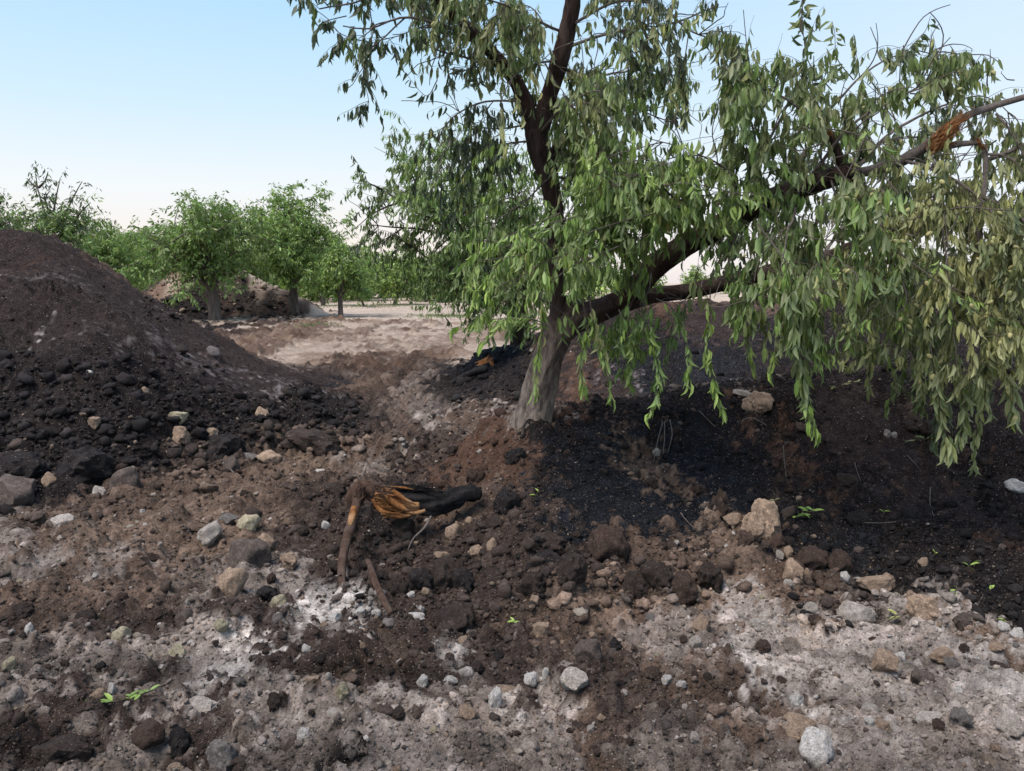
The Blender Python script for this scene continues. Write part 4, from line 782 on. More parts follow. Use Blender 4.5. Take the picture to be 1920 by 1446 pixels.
def grow(path, r0, r1, twigs, subs=0, sublen=(.3, .7), up=0.2, sides=7, seed=0, droopy=0.8, step=0.06, wob=0.012):
    """a bough along a path, with lesser boughs off it; returns sampled origins and outward directions"""
    c = catmull(path, step); n = len(c); c = c + np.stack([vnoise(np.arange(n)*0.35, np.full(n, seed+k*7.3), seed+k) for k in range(3)], -1)*wob
    tube(twigs, c, np.linspace(r0, r1, n), sides, 0.12, seed)
    O, Dr = [c], [nrm(np.gradient(c, axis=0))]
    for k in range(subs):
        i = int(n*random.uniform(.15, .97)); i = min(i, n-2); t = nrm(c[i+1]-c[i]); s = RNG.normal(size=3); s[2] += up; s = nrm(s - t*(s @ t)*0.4); d = nrm(s + t*0.7)
        Ln = random.uniform(*sublen); q = [c[i]]
        for j in range(5): d = nrm(d + RNG.normal(size=3)*0.22 + np.array([0, 0, -0.10*droopy])); q.append(q[-1] + d*Ln/5)
        q = catmull(q, 0.07); tube(twigs, q, np.linspace(max(r1, r0*0.35), 0.0025, len(q)), 4, 0, seed, cap=False); O.append(q[1:]); Dr.append(nrm(np.gradient(q, axis=0))[1:])
    return np.vstack(O), np.vstack(Dr)
def leafy(lv, tw, O, Dr, n, Ls, droop, keys, **kw):
    i = RNG.integers(0, len(O), n); i = np.sort(i); D = Dr[i]*0.6 + nrm(RNG.normal(size=(n, 3)))*0.9 + np.array([0, 0, kw.pop('lift', 0.1)])
    ks = [random.choice(keys) for _ in range(n)]
    return shoots(lv, tw, O[i], D, RNG.uniform(*Ls, n), np.full(n, droop)*RNG.uniform(.6, 1.3, n), ks, **kw)

# ------------------------------------------------------------------ the leaning almond tree with its broken limbs
def PP(*a): return np.array([P(*q) for q in a])
base = P(998, 788, 6.0); base[2] = float(gz(base[0], base[1]))
tree = empty('almond_tree', tuple(base), 'big leaning almond tree with torn limbs sprawling low over the dark bank', 'tree')
a = Acc()
tr = PP((985,850,6.0),(992,800,6.0),(1000,770,6.0),(1014,720,6.0),(1030,665,6.0),(1048,620,6.02),(1066,590,6.03),(1082,570,6.03))
c = catmull(tr, 0.02); zz = c[:, 2]-base[2]; rad = 0.120 + 0.045*np.exp(-np.maximum(zz+0.02, 0)/0.10) - 0.012*np.clip(zz/0.9, 0, 1)
tube(a, c, rad, 96, 0.11, 3, flute=0.07); obj('trunk', a.mesh('trunk', M_BARK, base), None, tree)
LIMBS = []
def limb(name, path, r, mat=M_BARK, sides=22, rough=0.13, seed=1, step=0.03, label=None):
    a = Acc(); q = np.hstack([path, np.array(r, float)[:, None]]); q = catmull(q, step)
    tube(a, q[:, :3], np.abs(q[:, 3]), sides, rough, seed); o = obj(name, a.mesh(name, mat, base), None, tree)
    if label: o['label'] = label
    LIMBS.append(o); return q[:, :3]
limb('limb', PP((1042,640,6.0),(1044,600,6.0),(1045,550,5.98),(1042,500,5.95),(1041,440,5.93),(1040,400,5.92),(1034,360,5.92),(1026,325,5.92),(1014,285,5.92),(1004,248,5.92),(1000,238,5.92)), (.06,.06,.053,.056,.064,.066,.062,.075,.085,.075,.06), seed=5, label='upright dark stem that forks high in the crown')
limb('limb', PP((1008,262,5.92),(1020,215,5.9),(1034,165,5.85),(1048,120,5.8),(1062,70,5.75),(1072,20,5.7),(1078,-40,5.65),(1090,-120,5.6)), (.07,.066,.06,.062,.058,.055,.05,.045), seed=6)
limb('limb', PP((1006,262,5.92),(990,205,5.9),(965,150,5.85),(930,108,5.75),(890,65,5.6),(850,25,5.5),(800,-30,5.4)), (.06,.055,.05,.046,.04,.036,.03), seed=7)
l2 = limb('limb', PP((1050,625,6.0),(1080,600,6.0),(1130,580,5.95),(1185,548,5.9),(1228,502,5.8),(1285,460,5.7),(1340,430,5.6),(1392,402,5.5),(1450,375,5.4),(1510,350,5.3),(1560,333,5.22),(1603,322,5.15)), (.10,.10,.085,.08,.088,.085,.082,.078,.074,.07,.064,.058), seed=8, label='thick rusty brown limb leaning out low, sawn off at its end')
limb('limb', PP((1120,588,6.0),(1180,568,6.1),(1230,553,6.15),(1300,545,6.2),(1380,526,6.25),(1460,505,6.3),(1530,490,6.35),(1600,462,6.4),(1680,430,6.5),(1770,400,6.6)), (.06,.06,.06,.062,.06,.058,.055,.045,.038,.03), seed=9)
limb('limb', PP((1590,328,5.2),(1640,318,5.15),(1690,303,5.1),(1735,275,5.05),(1775,242,5.0),(1812,218,5.0),(1860,200,5.0),(1930,180,5.0),(2000,165,5.0)), (.035,.034,.032,.032,.028,.024,.02,.018,.015), mat=M_GREYTWIG, sides=12, seed=10, label='grey bough torn open, pointing out and up')
limb('limb', PP((1735,278,5.05),(1770,276,5.0),(1800,270,4.95),(1838,268,4.9)), (.018,.02,.02,.014), mat=M_GREYTWIG, sides=10, seed=11)
limb('limb', PP((1850,300,4.9),(1885,288,4.9),(1930,268,4.9),(1990,255,4.9)), (.014,.014,.012,.01), mat=M_GREYTWIG, sides=10, seed=12)
limb('limb', PP((1846,272,4.9),(1848,330,4.85),(1838,400,4.75),(1832,470,4.65),(1845,540,4.6)), (.015,.017,.017,.013,.008), mat=M_GREYTWIG, sides=10, seed=13)
limb('limb', PP((1845,372,4.72),(1880,385,4.6),(1915,410,4.5),(1960,450,4.4)), (.009,.01,.009,.008), mat=M_GREYTWIG, sides=8, seed=14)
limb('limb', PP((1590,330,5.2),(1575,300,5.2),(1562,270,5.18),(1556,248,5.15)), (.034,.031,.027,.018), seed=15, label='short snapped stub standing on the sawn limb')
limb('limb', PP((1038,300,5.92),(1046,265,5.95),(1052,240,5.98)), (.045,.035,.028), seed=16)
# sawn end
a = Acc(); q = P(1607, 321, 5.14); tdir = nrm(l2[-1]-l2[-6]); tube(a, np.array([q-tdir*0.01, q, q+tdir*0.012]), np.array([.057, .055, .045]), 20, 0.03, 2); obj('sawn_end', a.mesh('sawn_end', M_GREYTWIG, base), None, LIMBS[3])
def splinters(parent, off, spots, mat, name='torn_wood', fan=.16):
    a = Acc()
    for (p, d, L, r, n) in spots:
        d = nrm(np.asarray(d, float))
        for k in range(n):
            dd = nrm(d + RNG.normal(size=3)*fan); s = p + RNG.normal(size=3)*r*0.8; ll = L*random.uniform(.4, 1.1)
            tube(a, np.array([s-dd*ll*.5, s-dd*ll*.1 + RNG.normal(size=3)*r*.15, s+dd*ll*.5]), np.array([r*.10, r*.17, r*.02]), 4, 0)
    return obj(name, a.mesh(name, mat, off, smooth=False), None, parent)
splinters(LIMBS[5], base, [(P(1785,240,4.955), P(1830,210,4.97)-P(1760,265,4.97), .28, .024, 50), (P(1768,262,4.96), P(1800,232,4.97)-P(1740,280,4.97), .18, .026, 40)], M_WOOD)
splinters(LIMBS[6], base, [(P(1840,272,4.88), P(1850,300,4.88)-P(1820,262,4.88), .12, .018, 18)], M_WOOD)
splinters(LIMBS[10], base, [(P(1556,244,5.13), P(1560,225,5.13)-P(1560,250,5.13), .10, .014, 12)], M_WOOD)

lv, tw, tg = Leaves(), Acc(), Acc(); PRUNE = thin_out
B = [ # path, r0, r1, subs, shoots, keys, leaf, droop
 (((920,100,5.75),(860,62,5.6),(770,34,5.4),(690,55,5.3),(640,50,5.25)), .014,.004, 9, 50, 'bbg', .075),
 (((870,20,5.6),(760,-25,5.5),(660,5,5.3),(600,18,5.25)), .012,.004, 8, 46, 'bbg', .075),
 (((760,35,5.4),(722,66,5.35),(690,92,5.3),(678,110,5.3)), .006,.003, 4, 20, 'bb', .07),
 (((955,130,5.85),(890,115,5.7),(820,95,5.5),(775,70,5.45)), .010,.004, 8, 50, 'bgo', .08),
 (((975,190,5.9),(910,190,5.95),(850,220,5.9),(820,262,5.85)), .009,.003, 8, 44, 'bbg', .08),
 (((990,235,5.9),(930,240,6.0),(870,232,6.1),(835,210,6.1)), .008,.003, 7, 30, 'bb', .07),
 (((1004,262,5.92),(950,270,5.8),(900,285,5.8),(870,330,5.8)), .008,.003, 6, 34, 'bbg', .08),
 (((940,115,5.9),(900,60,6.1),(850,20,6.2),(820,-20,6.2)), .010,.004, 8, 42, 'gbo', .08),
 (((1060,60,5.8),(1000,35,5.5),(940,10,5.2),(890,-10,5.1)), .012,.004, 10, 60, 'ogo', .085),
 (((1050,110,5.8),(1000,120,5.4),(955,150,5.2),(940,190,5.15)), .009,.003, 7, 40, 'goy', .09),
 (((1066,90,5.75),(1120,70,5.6),(1190,50,5.4),(1250,55,5.3)), .012,.004, 10, 56, 'bgo', .08),
 (((1072,45,5.7),(1150,5,5.6),(1230,8,5.4),(1290,55,5.3),(1345,78,5.2),(1362,110,5.2)), .012,.003, 10, 46, 'bbo', .075),
 (((1052,130,5.85),(1120,145,6.3),(1200,130,6.6),(1290,150,6.8)), .012,.004, 12, 80, 'bgg', .085),
 (((1034,200,6.0),(1110,205,6.4),(1190,205,6.6),(1270,235,6.7)), .012,.004, 12, 80, 'gbg', .085),
 (((1022,290,6.0),(1090,290,5.7),(1160,290,5.4),(1225,320,5.2)), .010,.004, 10, 60, 'gmf', .085),
 (((1010,250,5.9),(1060,200,5.5),(1110,170,5.2),(1160,180,5.1)), .010,.003, 9, 56, 'gog', .085),
 (((1045,480,5.95),(1110,430,5.4),(1190,395,5.1),(1270,385,4.95)), .009,.003, 8, 70, 'cfc', .09),
 (((1110,582,5.9),(1085,490,5.3),(1020,490,4.95),(950,540,4.85)), .008,.002, 7, 46, 'ffc', .08),
 (((1185,545,5.85),(1170,450,5.3),(1110,405,5.05),(1020,420,5.0)), .010,.003, 9, 70, 'cfc', .09),
 (((1290,458,5.65),(1270,380,5.1),(1200,325,4.95),(1130,345,4.95)), .011,.003, 10, 80, 'fcc', .09),
 (((1385,402,5.5),(1370,325,5.05),(1300,285,4.95),(1225,262,4.95)), .011,.003, 10, 76, 'cfg', .09),
 (((1390,400,5.45),(1420,300,5.2),(1405,210,5.2),(1390,150,5.3)), .012,.003, 9, 60, 'gmc', .09),
 (((1418,305,5.2),(1460,220,5.1),(1490,150,5.1),(1510,110,5.1)), .010,.003, 8, 50, 'gmo', .09),
 (((1450,375,5.4),(1530,250,5.6),(1570,170,5.6),(1640,110,5.6),(1720,78,5.6),(1765,95,5.6)), .014,.003, 12, 74, 'gmb', .085),
 (((1500,352,5.3),(1590,240,5.05),(1680,170,5.0),(1735,140,5.0),(1785,118,5.0)), .013,.003, 12, 70, 'gmo', .09),
 (((1556,262,5.15),(1500,190,4.95),(1440,150,4.9),(1405,130,4.9)), .009,.003, 9, 56, 'gmc', .09),
 (((1600,322,5.2),(1690,230,5.5),(1780,180,5.7),(1850,165,5.8),(1900,215,5.8)), .013,.003, 12, 70, 'gob', .085),
 (((1690,303,5.1),(1780,330,4.7),(1860,395,4.5),(1910,500,4.3)), .011,.003, 11, 80, 'oym', .08),
 (((1850,290,4.9),(1900,300,4.8),(1960,390,4.6),(1990,500,4.5)), .009,.003, 8, 60, 'oym', .08),
 (((1870,200,5.0),(1900,250,4.9),(1930,330,4.8),(1950,400,4.7)), .008,.003, 8, 60, 'oym', .08),
 (((1603,322,5.2),(1640,390,4.85),(1662,480,4.65),(1682,560,4.5)), .010,.003, 10, 84, 'oym', .08),
 (((1738,276,5.05),(1762,350,4.7),(1772,450,4.5),(1782,560,4.4),(1790,680,4.35)), .011,.002, 13, 120, 'oyy', .08),
 (((1836,400,4.75),(1850,500,4.6),(1860,600,4.5),(1876,690,4.45)), .008,.002, 10, 90, 'oyy', .08),
 (((1640,440,6.4),(1720,500,6.0),(1775,580,5.6),(1770,660,5.4),(1745,720,5.2)), .012,.003, 12, 80, 'mgb', .08),
 (((1530,492,6.3),(1590,560,5.9),(1590,620,5.7),(1630,665,5.5)), .009,.003, 8, 50, 'gmg', .08),
 (((1500,352,5.3),(1480,430,4.75),(1462,500,4.5),(1480,560,4.4)), .009,.003, 8, 62, 'gmc', .11),
 (((1392,402,5.5),(1372,470,5.0),(1352,530,4.85),(1340,560,4.8)), .007,.002, 5, 34, 'gmc', .09),
 (((1225,505,5.8),(1210,560,5.3),(1196,590,5.1)), .007,.002, 5, 36, 'cfc', .085),
 (((1560,333,5.2),(1570,400,4.6),(1550,450,4.4),(1555,500,4.35)), .008,.002, 6, 44, 'gmc', .115),
 (((1400,520,6.3),(1450,430,6.8),(1500,330,7.0),(1540,250,7.0)), .014,.003, 12, 70, 'bgb', .085),
 (((1530,490,6.4),(1600,400,6.9),(1680,300,7.0),(1760,250,7.0)), .014,.003, 12, 80, 'bbg', .085),
 (((1640,442,6.4),(1740,420,6.8),(1850,400,7.0),(1960,420,7.0)), .014,.003, 12, 80, 'bbg', .085),
 (((1040,320,6.0),(1120,270,6.8),(1210,300,7.1),(1300,340,7.2)), .014,.003, 12, 84, 'gbc', .085),
 (((1040,330,6.0),(1110,340,6.5),(1180,370,6.7),(1270,400,6.8),(1330,380,6.8)), .012,.003, 12, 84, 'cgg', .085),
 (((1030,330,5.9),(980,380,5.6),(930,420,5.4),(905,470,5.3)), .008,.002, 6, 34, 'cfg', .08),
 (((1770,400,6.6),(1840,450,6.2),(1890,540,5.9),(1920,640,5.7)), .012,.003, 10, 80, 'mgb', .08),
 (((1680,432,6.5),(1700,470,6.0),(1690,540,5.6),(1680,600,5.4)), .010,.003, 8, 54, 'mgo', .08),
 (((1130,582,5.95),(1160,620,5.5),(1180,630,5.3)), .006,.002, 3, 16, 'ffc', .08),
 (((1300,545,6.2),(1270,580,5.8),(1240,600,5.6)), .006,.002, 3, 14, 'cfc', .08),
]
for i, (path, r0, r1, ns, nsh, keys, lf) in enumerate(B):
    path = tuple((x, y+(32 if x > 1380 and y < 260 else 0)*max(0, 1-max(0, y-170)/90)*.5, Y) for x, y, Y in path)
    O, Dr = grow(PP(*path), r0, r1, tg, ns, (.22, .5), seed=40+i)
    leafy(lv, tw, O, Dr, int(nsh*.98), (.12, .38), 3.2, keys, per_m=72, leafL=lf*1.09, wilt=2.8, wid=.25, twr=.0019, spread=.6)
# pendulous shoots that hang below the crown in front of the bank
ST = [((1012,540),(1018,609),(1008,680),(1004,740),5.3,.10,'ffy'), ((1094,570),(1100,617),(1090,680),(1094,732),5.2,.08,'ffc'), ((1106,560),(1112,600),(1132,680),(1147,752),5.1,.12,'fyc'),
 ((1195,580),(1218,617),(1234,690),(1230,750),5.0,.12,'fcc'), ((1230,740),(1228,752),(1220,768),(1213,782),5.0,.03,'ff'), ((1230,560),(1262,580),(1290,648),(1289,722),5.0,.09,'fcc'),
 ((1332,540),(1330,600),(1326,655),(1352,770),4.9,.12,'ffc'), ((1392,540),(1396,600),(1402,640),(1412,690),4.8,.11,'gmf'), ((1500,520),(1498,600),(1500,700),(1528,812),4.5,.20,'gmf'), ((1490,530),(1492,600),(1504,690),(1508,740),4.5,.20,'gmm'),
 ((1510,540),(1480,590),(1456,640),(1450,696),4.5,.08,'mfm'), ((1520,560),(1532,600),(1536,650),(1533,694),4.5,.08,'mff'), ((1640,600),(1636,650),(1630,700),(1632,740),5.4,.09,'mgo'), ((1694,620),(1688,650),(1680,700),(1674,738),5.4,.08,'omg'),
 ((1744,640),(1752,700),(1768,790),(1782,852),4.5,.24,'oom'), ((1790,660),(1800,720),(1810,780),(1800,820),4.5,.18,'omo'), ((1820,700),(1836,770),(1830,820),(1826,872),4.9,.08,'ooy'), ((1870,640),(1884,700),(1896,740),(1904,780),4.4,.20,'omo'),
 ((1735,600),(1730,660),(1722,700),(1735,742),4.6,.14,'omo'), ((1840,650),(1850,700),(1846,750),(1856,772),4.5,.14,'omo'), ((1030,610),(985,596),(920,600),(845,616),5.2,.09,'ffc'), ((1030,612),(960,598),(930,612),(905,640),5.2,.07,'ffc'),
 ((1420,560),(1440,620),(1436,650),(1450,660),4.6,.05,'gm'), ((1160,580),(1170,610),(1160,640),(1166,655),5.0,.05,'fc'), ((1070,420),(1000,440),(930,500),(880,575),4.9,.10,'cff'), ((1050,400),(980,430),(900,470),(860,500),5.0,.08,'cfc'),
 ((1500,60),(1505,0),(1500,-30),(1500,-60),5.0,.05,'bo'), ((1560,170),(1518,120),(1506,60),(1504,-5),5.05,.08,'bgo'), ((1690,110),(1715,80),(1735,58),(1745,30),5.5,.06,'gb'), ((1600,150),(1570,110),(1565,60),(1560,40),5.5,.07,'om'),
 ((820,150),(800,180),(770,150),(764,140),5.6,.02,'b'), ((700,60),(690,100),(684,130),(680,146),5.3,.10,'bb'), ((900,160),(870,130),(845,130),(838,158),5.5,.06,'bb'), ((600,-20),(570,-10),(562,5),(558,10),5.3,.03,'b'), ((650,30),(610,40),(598,50),(592,68),5.3,.06,'bb'), ((1290,70),(1280,150),(1290,200),(1285,240),5.2,.14,'obo'), ((1350,90),(1362,150),(1358,200),(1365,230),5.2,.14,'obo'), ((1400,110),(1390,140),(1380,190),(1376,215),5.2,.08,'gb'), ((1250,40),(1265,80),(1275,120),(1270,160),5.2,.10,'bob')]
strand_from = sum(len(q) for q in lv.L)
for st in ST:
    Y, dens, keys = st[4:7]; p = catmull(PP(*[(q[0], q[1], Y+random.uniform(-.02, .02)) for q in st[:4]]), 0.02); tube(tg, p, np.linspace(.004, .0015, len(p)), 4, 0, 1, cap=False)
    ln = np.linalg.norm(np.diff(p, axis=0), axis=1).sum(); n = int(ln*(34+dens*420)); i = RNG.integers(int(len(p)*.12), len(p), n)
    sd_ = RNG.normal(size=(n, 3)); thick = .012 + dens*.10; o = p[i] + sd_*thick*0.32*np.array([1, 1, .4])
    t_ = nrm(np.gradient(p, axis=0))[i]; ax = nrm(t_*0.7 + nrm(sd_)*0.38 + np.array([0, 0, -0.8]))
    L = RNG.uniform(.05, .105, n)*(1.15 if Y < 4.7 else 1); c = np.array([GREEN[random.choice(keys)] for _ in range(n)])*RNG.uniform(.8, 1.4, (n, 1)); c *= (1+0.35*(i/len(p))**2)[:, None]
    lv.add(o, ax, nrm(np.cross(ax, RNG.normal(size=(n, 3)))), L, L*.26, c)
# long light whips of new growth crossing the middle of the crown
for w in (((1045,430,5.2),(1120,330,4.9),(1200,300,4.8),(1260,310,4.8)), ((1270,390,4.9),(1150,420,4.7),(1080,450,4.7),(1040,500,4.7)), ((1240,430,4.9),(1140,470,4.7),(1070,500,4.65),(1035,530,4.6)), ((1060,590,5.6),(1010,560,5.0),(960,560,4.9),(900,600,4.9)),
          ((1370,560,4.8),(1450,560,4.7),(1520,610,4.6),(1530,660,4.6)), ((1230,350,4.9),(1300,345,4.8),(1400,370,4.8),(1450,400,4.8)), ((1500,240,4.9),(1600,250,4.8),(1680,300,4.7),(1760,380,4.6)), ((1620,430,4.6),(1720,500,4.4),(1800,560,4.3),(1850,600,4.3)), ((1420,420,4.7),(1500,520,4.5),(1560,560,4.4),(1600,640,4.4)), ((1560,300,4.9),(1640,420,4.6),(1700,560,4.4),(1650,600,4.4))):
    p = catmull(PP(*w), 0.04); tube(tg, p, np.linspace(.005, .002, len(p)), 5, 0.1, 1, cap=False); Dd = nrm(np.gradient(p, axis=0))
    leafy(lv, tw, p, Dd, 14, (.10, .25), 3.0, 'fcg', per_m=60, leafL=.085, wilt=1.5)
# bare broken twigs sticking through the leaves
for k in range(70):
    p0 = P(random.uniform(1380, 1920), random.uniform(130, 640), random.uniform(4.4, 6.2)); d = nrm(RNG.normal(size=3)+np.array([0, 0, -.2])); q = [p0]
    for j in range(4): d = nrm(d+RNG.normal(size=3)*.3); q.append(q[-1]+d*random.uniform(.04, .12))
    tube(tg, catmull(q, .04), np.linspace(.005, .0015, len(catmull(q, .04))), 4, 0, 1, cap=False)
PRUNE = None; arr = lv.cat(); n = len(arr[0])
pxs, pys = project(arr[0][:, 0], arr[0][:, 1], arr[0][:, 2]-arr[3]*0.5); kp = (RNG.random(n) < thin_out(pxs, pys, arr[0][:, 1])**.6) | (np.arange(n) >= strand_from)
strand_from = int(kp[:strand_from].sum()); arr = [q[kp] for q in arr]; n = len(arr[0]); print('main leaves', n)
# the leaves that show largest hang in front: each is an object of its own
pxs, pys = project(arr[0][:, 0], arr[0][:, 1], arr[0][:, 2]-arr[3]*0.5)
inview = (pxs > 10) & (pxs < 1910) & (pys > 10) & (pys < 1400)
front = arr[3]/arr[0][:, 1]*np.where(np.arange(n) >= strand_from, 1.5, 1.0)*RNG.uniform(.7, 1.0, n)*inview
big = np.argsort(-front)[:300]; rest = np.ones(n, bool); rest[big] = False
obj('foliage', leaf_mesh('foliage', [q[rest] for q in arr], base), None, tree, kind='stuff')
obj('twig_growth', tg.mesh('twig_growth', M_GREYTWIG, base), None, tree, kind='stuff')
obj('shoot_growth', tw.mesh('shoot_growth', M_TWIG, base), None, tree, kind='stuff')
LM = []
for k in range(14):
    cI = arr[5][big[k*20]]; me = build_mesh('leaf', LT*np.array([1, 1, .8]), tris=LF, cols=np.tile(cI, (8, 1))); me.materials.append(M_LEAF); LM.append((cI, me))
X_, Y_, Z_ = frames(arr[1], arr[2])
for i in big:
    me = min(LM, key=lambda q: float(((q[0]-arr[5][i])**2).sum()))[1]; o = obj('leaf', me, None, tree); L, W = float(arr[3][i]), float(arr[4][i])
    M = Matrix.Identity(4)
    for r in range(3):
        M[r][0] = X_[i][r]*W; M[r][1] = Y_[i][r]*L; M[r][2] = Z_[i][r]*L; M[r][3] = arr[0][i][r]-base[r]
    o.matrix_local = M
# green almonds in their hulls
V, F = ICO3; V = V.copy(); V[:, 0] *= .62; V[:, 1] *= .8; V *= (1+0.04*n3(V, 3, 5))[:, None]; am = build_mesh('almond', V, tris=F); am.materials.append(M_ALM)
zone = ((pxs > 1580) & (pys > 360) & (pys < 800) & (arr[0][:, 1] < 4.75)) | ((pxs > 1480) & (pys < 360) & (pys > 90) & (arr[0][:, 1] < 5.2) & (RNG.random(n) < .25)) | ((pxs < 1100) & (pys < 200) & (arr[0][:, 1] < 5.6) & (RNG.random(n) < .12)) | ((pxs > 1380) & (pxs < 1600) & (pys > 380) & (RNG.random(n) < .04))
ch = RNG.choice(np.nonzero(zone & inview)[0], 170, replace=False)
for i in ch:
    o = obj('almond', am, None, tree); o.location = tuple(arr[0][i]-base+np.array([0, -.01, -.012])); s_ = random.uniform(.014, .0185)
    o.scale = (s_, s_, s_*1.15); o.rotation_euler = (random.uniform(-1, 1), random.uniform(-1, 1), random.uniform(0, 6.28))

# ------------------------------------------------------------------ the other orchard trees
def orchard_tree(loc, h, cr, tr_h, tr_r, seed, label, group=None, leafL=.13, nsh=420, keys='cng', simple=True, lean=(0, 0), low=0.35, mat=M_BARK2, extra=None, name='almond_tree', wid=.28, per_m=40, wilt=.9, shl=(.25, .6), limbs=6):
    global RNG
    RNG = np.random.default_rng(seed); random.seed(seed)
    loc = np.asarray(loc, float); t = empty(name, tuple(loc), label, 'tree', group)
    a = Acc(); fork = loc + np.array([lean[0], lean[1], tr_h])
    q = catmull([loc+np.array([0, 0, -.15]), loc+np.array([lean[0]*.4, lean[1]*.4, tr_h*.45]), fork, fork+np.array([lean[0]*.2, 0, .15])], .08)
    tube(a, q, np.linspace(tr_r*1.2, tr_r*.85, len(q)), 14, .08, seed, flute=.05); obj('trunk', a.mesh('trunk', mat, loc), None, t)
    lv, tw, tg = Leaves(), (Acc() if not simple else None), Acc(); O, D = [], []
    cz = loc[2] + tr_h*low + (h-tr_h*low)*.5; rz = (h-tr_h*low)*.5; cc_ = np.array([fork[0], fork[1], cz])
    for k in range(limbs):
        an = 2*PI*(k+random.uniform(-.3, .3))/limbs; e = random.choice((.15, .6, .95)) if k % 2 else random.uniform(.5, 1.0); el = e*PI/2
        tip = cc_ + np.array([math.cos(an)*math.cos(el)*cr, math.sin(an)*math.cos(el)*cr, (math.sin(el)*.95+.02)*rz])*random.uniform(.75, .98)
        mid = fork*.5+tip*.5 + np.array([0, 0, .12*h]) + RNG.normal(size=3)*.12*cr
        o_, d_ = grow([fork-np.array([0, 0, .1]), fork*.75+mid*.25+RNG.normal(size=3)*.05, mid, tip], tr_r*.5, .012, tg, 9, (cr*.3, cr*.75), up=.15, sides=6, seed=seed+k, step=.15, wob=.03)
        k0 = int(len(o_)*.12); O.append(o_[k0:]); D.append(d_[k0:])
    O, D = np.vstack(O), np.vstack(D)
    leafy(lv, tw, O, D, nsh, shl, 1.6, keys, per_m=per_m, leafL=leafL, wilt=wilt, wid=wid, twr=.003, spread=.9, lift=.35)
    if extra: extra(lv, tw, tg)
    obj('foliage', leaf_mesh('foliage', lv.cat(), loc, simple), None, t, kind='stuff')
    obj('branch_work', tg.mesh('branch_work', mat, loc), None, t, kind='stuff')
    if tw is not None: obj('shoot_growth', tw.mesh('shoot_growth', M_TWIG, loc), None, t, kind='stuff')
    return t
def at_ground(px, Y): p = P(px, 700, Y); return np.array([p[0], Y, float(gz(p[0], Y))])
def copy_tree(t, loc, s, rot, label, group=None):
    c = t.copy(); C.objects.link(c); c.location = tuple(loc); c.scale = (s, s, s); c.rotation_euler = (0, 0, rot); c['label'] = label
    if group: c['group'] = group
    elif 'group' in c: del c['group']
    for ch in t.children:
        d = ch.copy(); C.objects.link(d); d.parent = c
    return c
def second(lv, tw, tg):
    for i, (path, n_) in enumerate(((((985,560,12.6),(948,520,12.4),(905,482,12.2),(850,440,12.0),(790,400,11.9),(730,365,11.8),(690,345,11.8)), 46), (((960,530,12.5),(900,520,12.0),(850,500,11.8),(800,480,11.8),(740,440,11.8)), 60),
            (((850,440,12),(790,430,11.8),(740,425,11.7),(700,420,11.7)), 44), (((905,482,12.2),(860,380,12.2),(830,320,12.2),(810,280,12.2)), 90), (((948,520,12.4),(930,400,12.4),(900,320,12.4),(880,290,12.4)), 100), (((975,540,12.6),(990,420,12.4),(1000,340,12.4),(990,290,12.4)), 90),
            (((975,550,12.6),(1050,460,12.2),(1110,420,12.2),(1160,400,12.2)), 90), (((948,520,12.4),(920,540,11.6),(880,520,11.3),(850,510,11.2)), 70), (((905,482,12.2),(870,430,11.4),(840,390,11.2),(800,360,11.2)), 90), (((960,530,12.5),(980,560,11.8),(1010,560,11.5)), 40), (((850,440,12),(800,380,12.2),(770,320,12.3),(735,290,12.4)), 40))):
        O, Dr = grow(PP(*path), .05 if i == 0 else .025, .006, tg, 12, (.35, .9), seed=300+i, step=.1, wob=.03)
        leafy(lv, tw, O, Dr, int(n_*1.9), (.2, .55), 2.2, 'ccgfn' if i in (3, 4, 8) else 'gcgb' if i < 3 else 'gcc', per_m=44, leafL=.108, wilt=1.8, twr=.0025, lift=.3, spread=.7)
orchard_tree(at_ground(978, 12.7), 2.6, .9, .72, .15, 501, 'second almond tree standing behind the leaning one, white ash at its foot', nsh=120, leafL=.10, keys='gcg', simple=False, lean=(-.08, 0), mat=M_BARKF, extra=second, wid=.24, per_m=44, wilt=1.3)
TA = orchard_tree(at_ground(408, 27.5), 3.6, 2.7, 1.1, .2, 511, 'broad orchard tree rooted in front of the distant soil heap', nsh=1500, leafL=.19, keys='gnnc', low=1.45, per_m=27, wilt=.8, shl=(.3, .8), limbs=11, wid=.33)
TB = orchard_tree(at_ground(556, 31), 4.3, 2.5, 1.05, .16, 512, 'tallest orchard tree, beside the slope of the distant heap', nsh=1600, leafL=.19, keys='cnnf', low=.75, per_m=27, wilt=.8, shl=(.3, .8), limbs=10, wid=.33)
TC = orchard_tree(at_ground(642, 29.5), 2.5, 1.4, .85, .085, 513, 'slim orchard tree with a thin straight trunk next to the tallest tree', nsh=800, leafL=.17, keys='nncf', low=.75, per_m=27, shl=(.25, .6), wid=.33)
def bare(lv, tw, tg):
    for pth in (((100,480,17),(84,400,17),(72,360,17),(66,320,17)), ((72,352,17),(60,345,17),(50,334,17)), ((72,352,17),(84,340,17),(90,322,17)), ((100,440,17),(125,395,17),(140,365,17),(154,340,17)), ((95,430,17),(105,370,17),(113,335,17)), ((125,440,17),(150,400,17),(170,380,17)), ((100,420,17),(85,375,17),(94,358,17))):
        p = catmull(PP(*pth), .15); tube(tg, p, np.linspace(.03, .008, len(p)), 5, 0, 1)
        leafy(lv, tw, p, nrm(np.gradient(p, axis=0)), 7, (.2, .4), 1.5, 'bb', per_m=34, leafL=.13, wilt=1.2)
TD = orchard_tree(at_ground(128, 17), 2.75, 1.6, 1.2, .12, 514, 'thin-topped orchard tree with bare twigs rising behind the tall black heap', nsh=1150, leafL=.13, keys='gnbn', extra=bare, per_m=34, shl=(.25, .6), wid=.27)
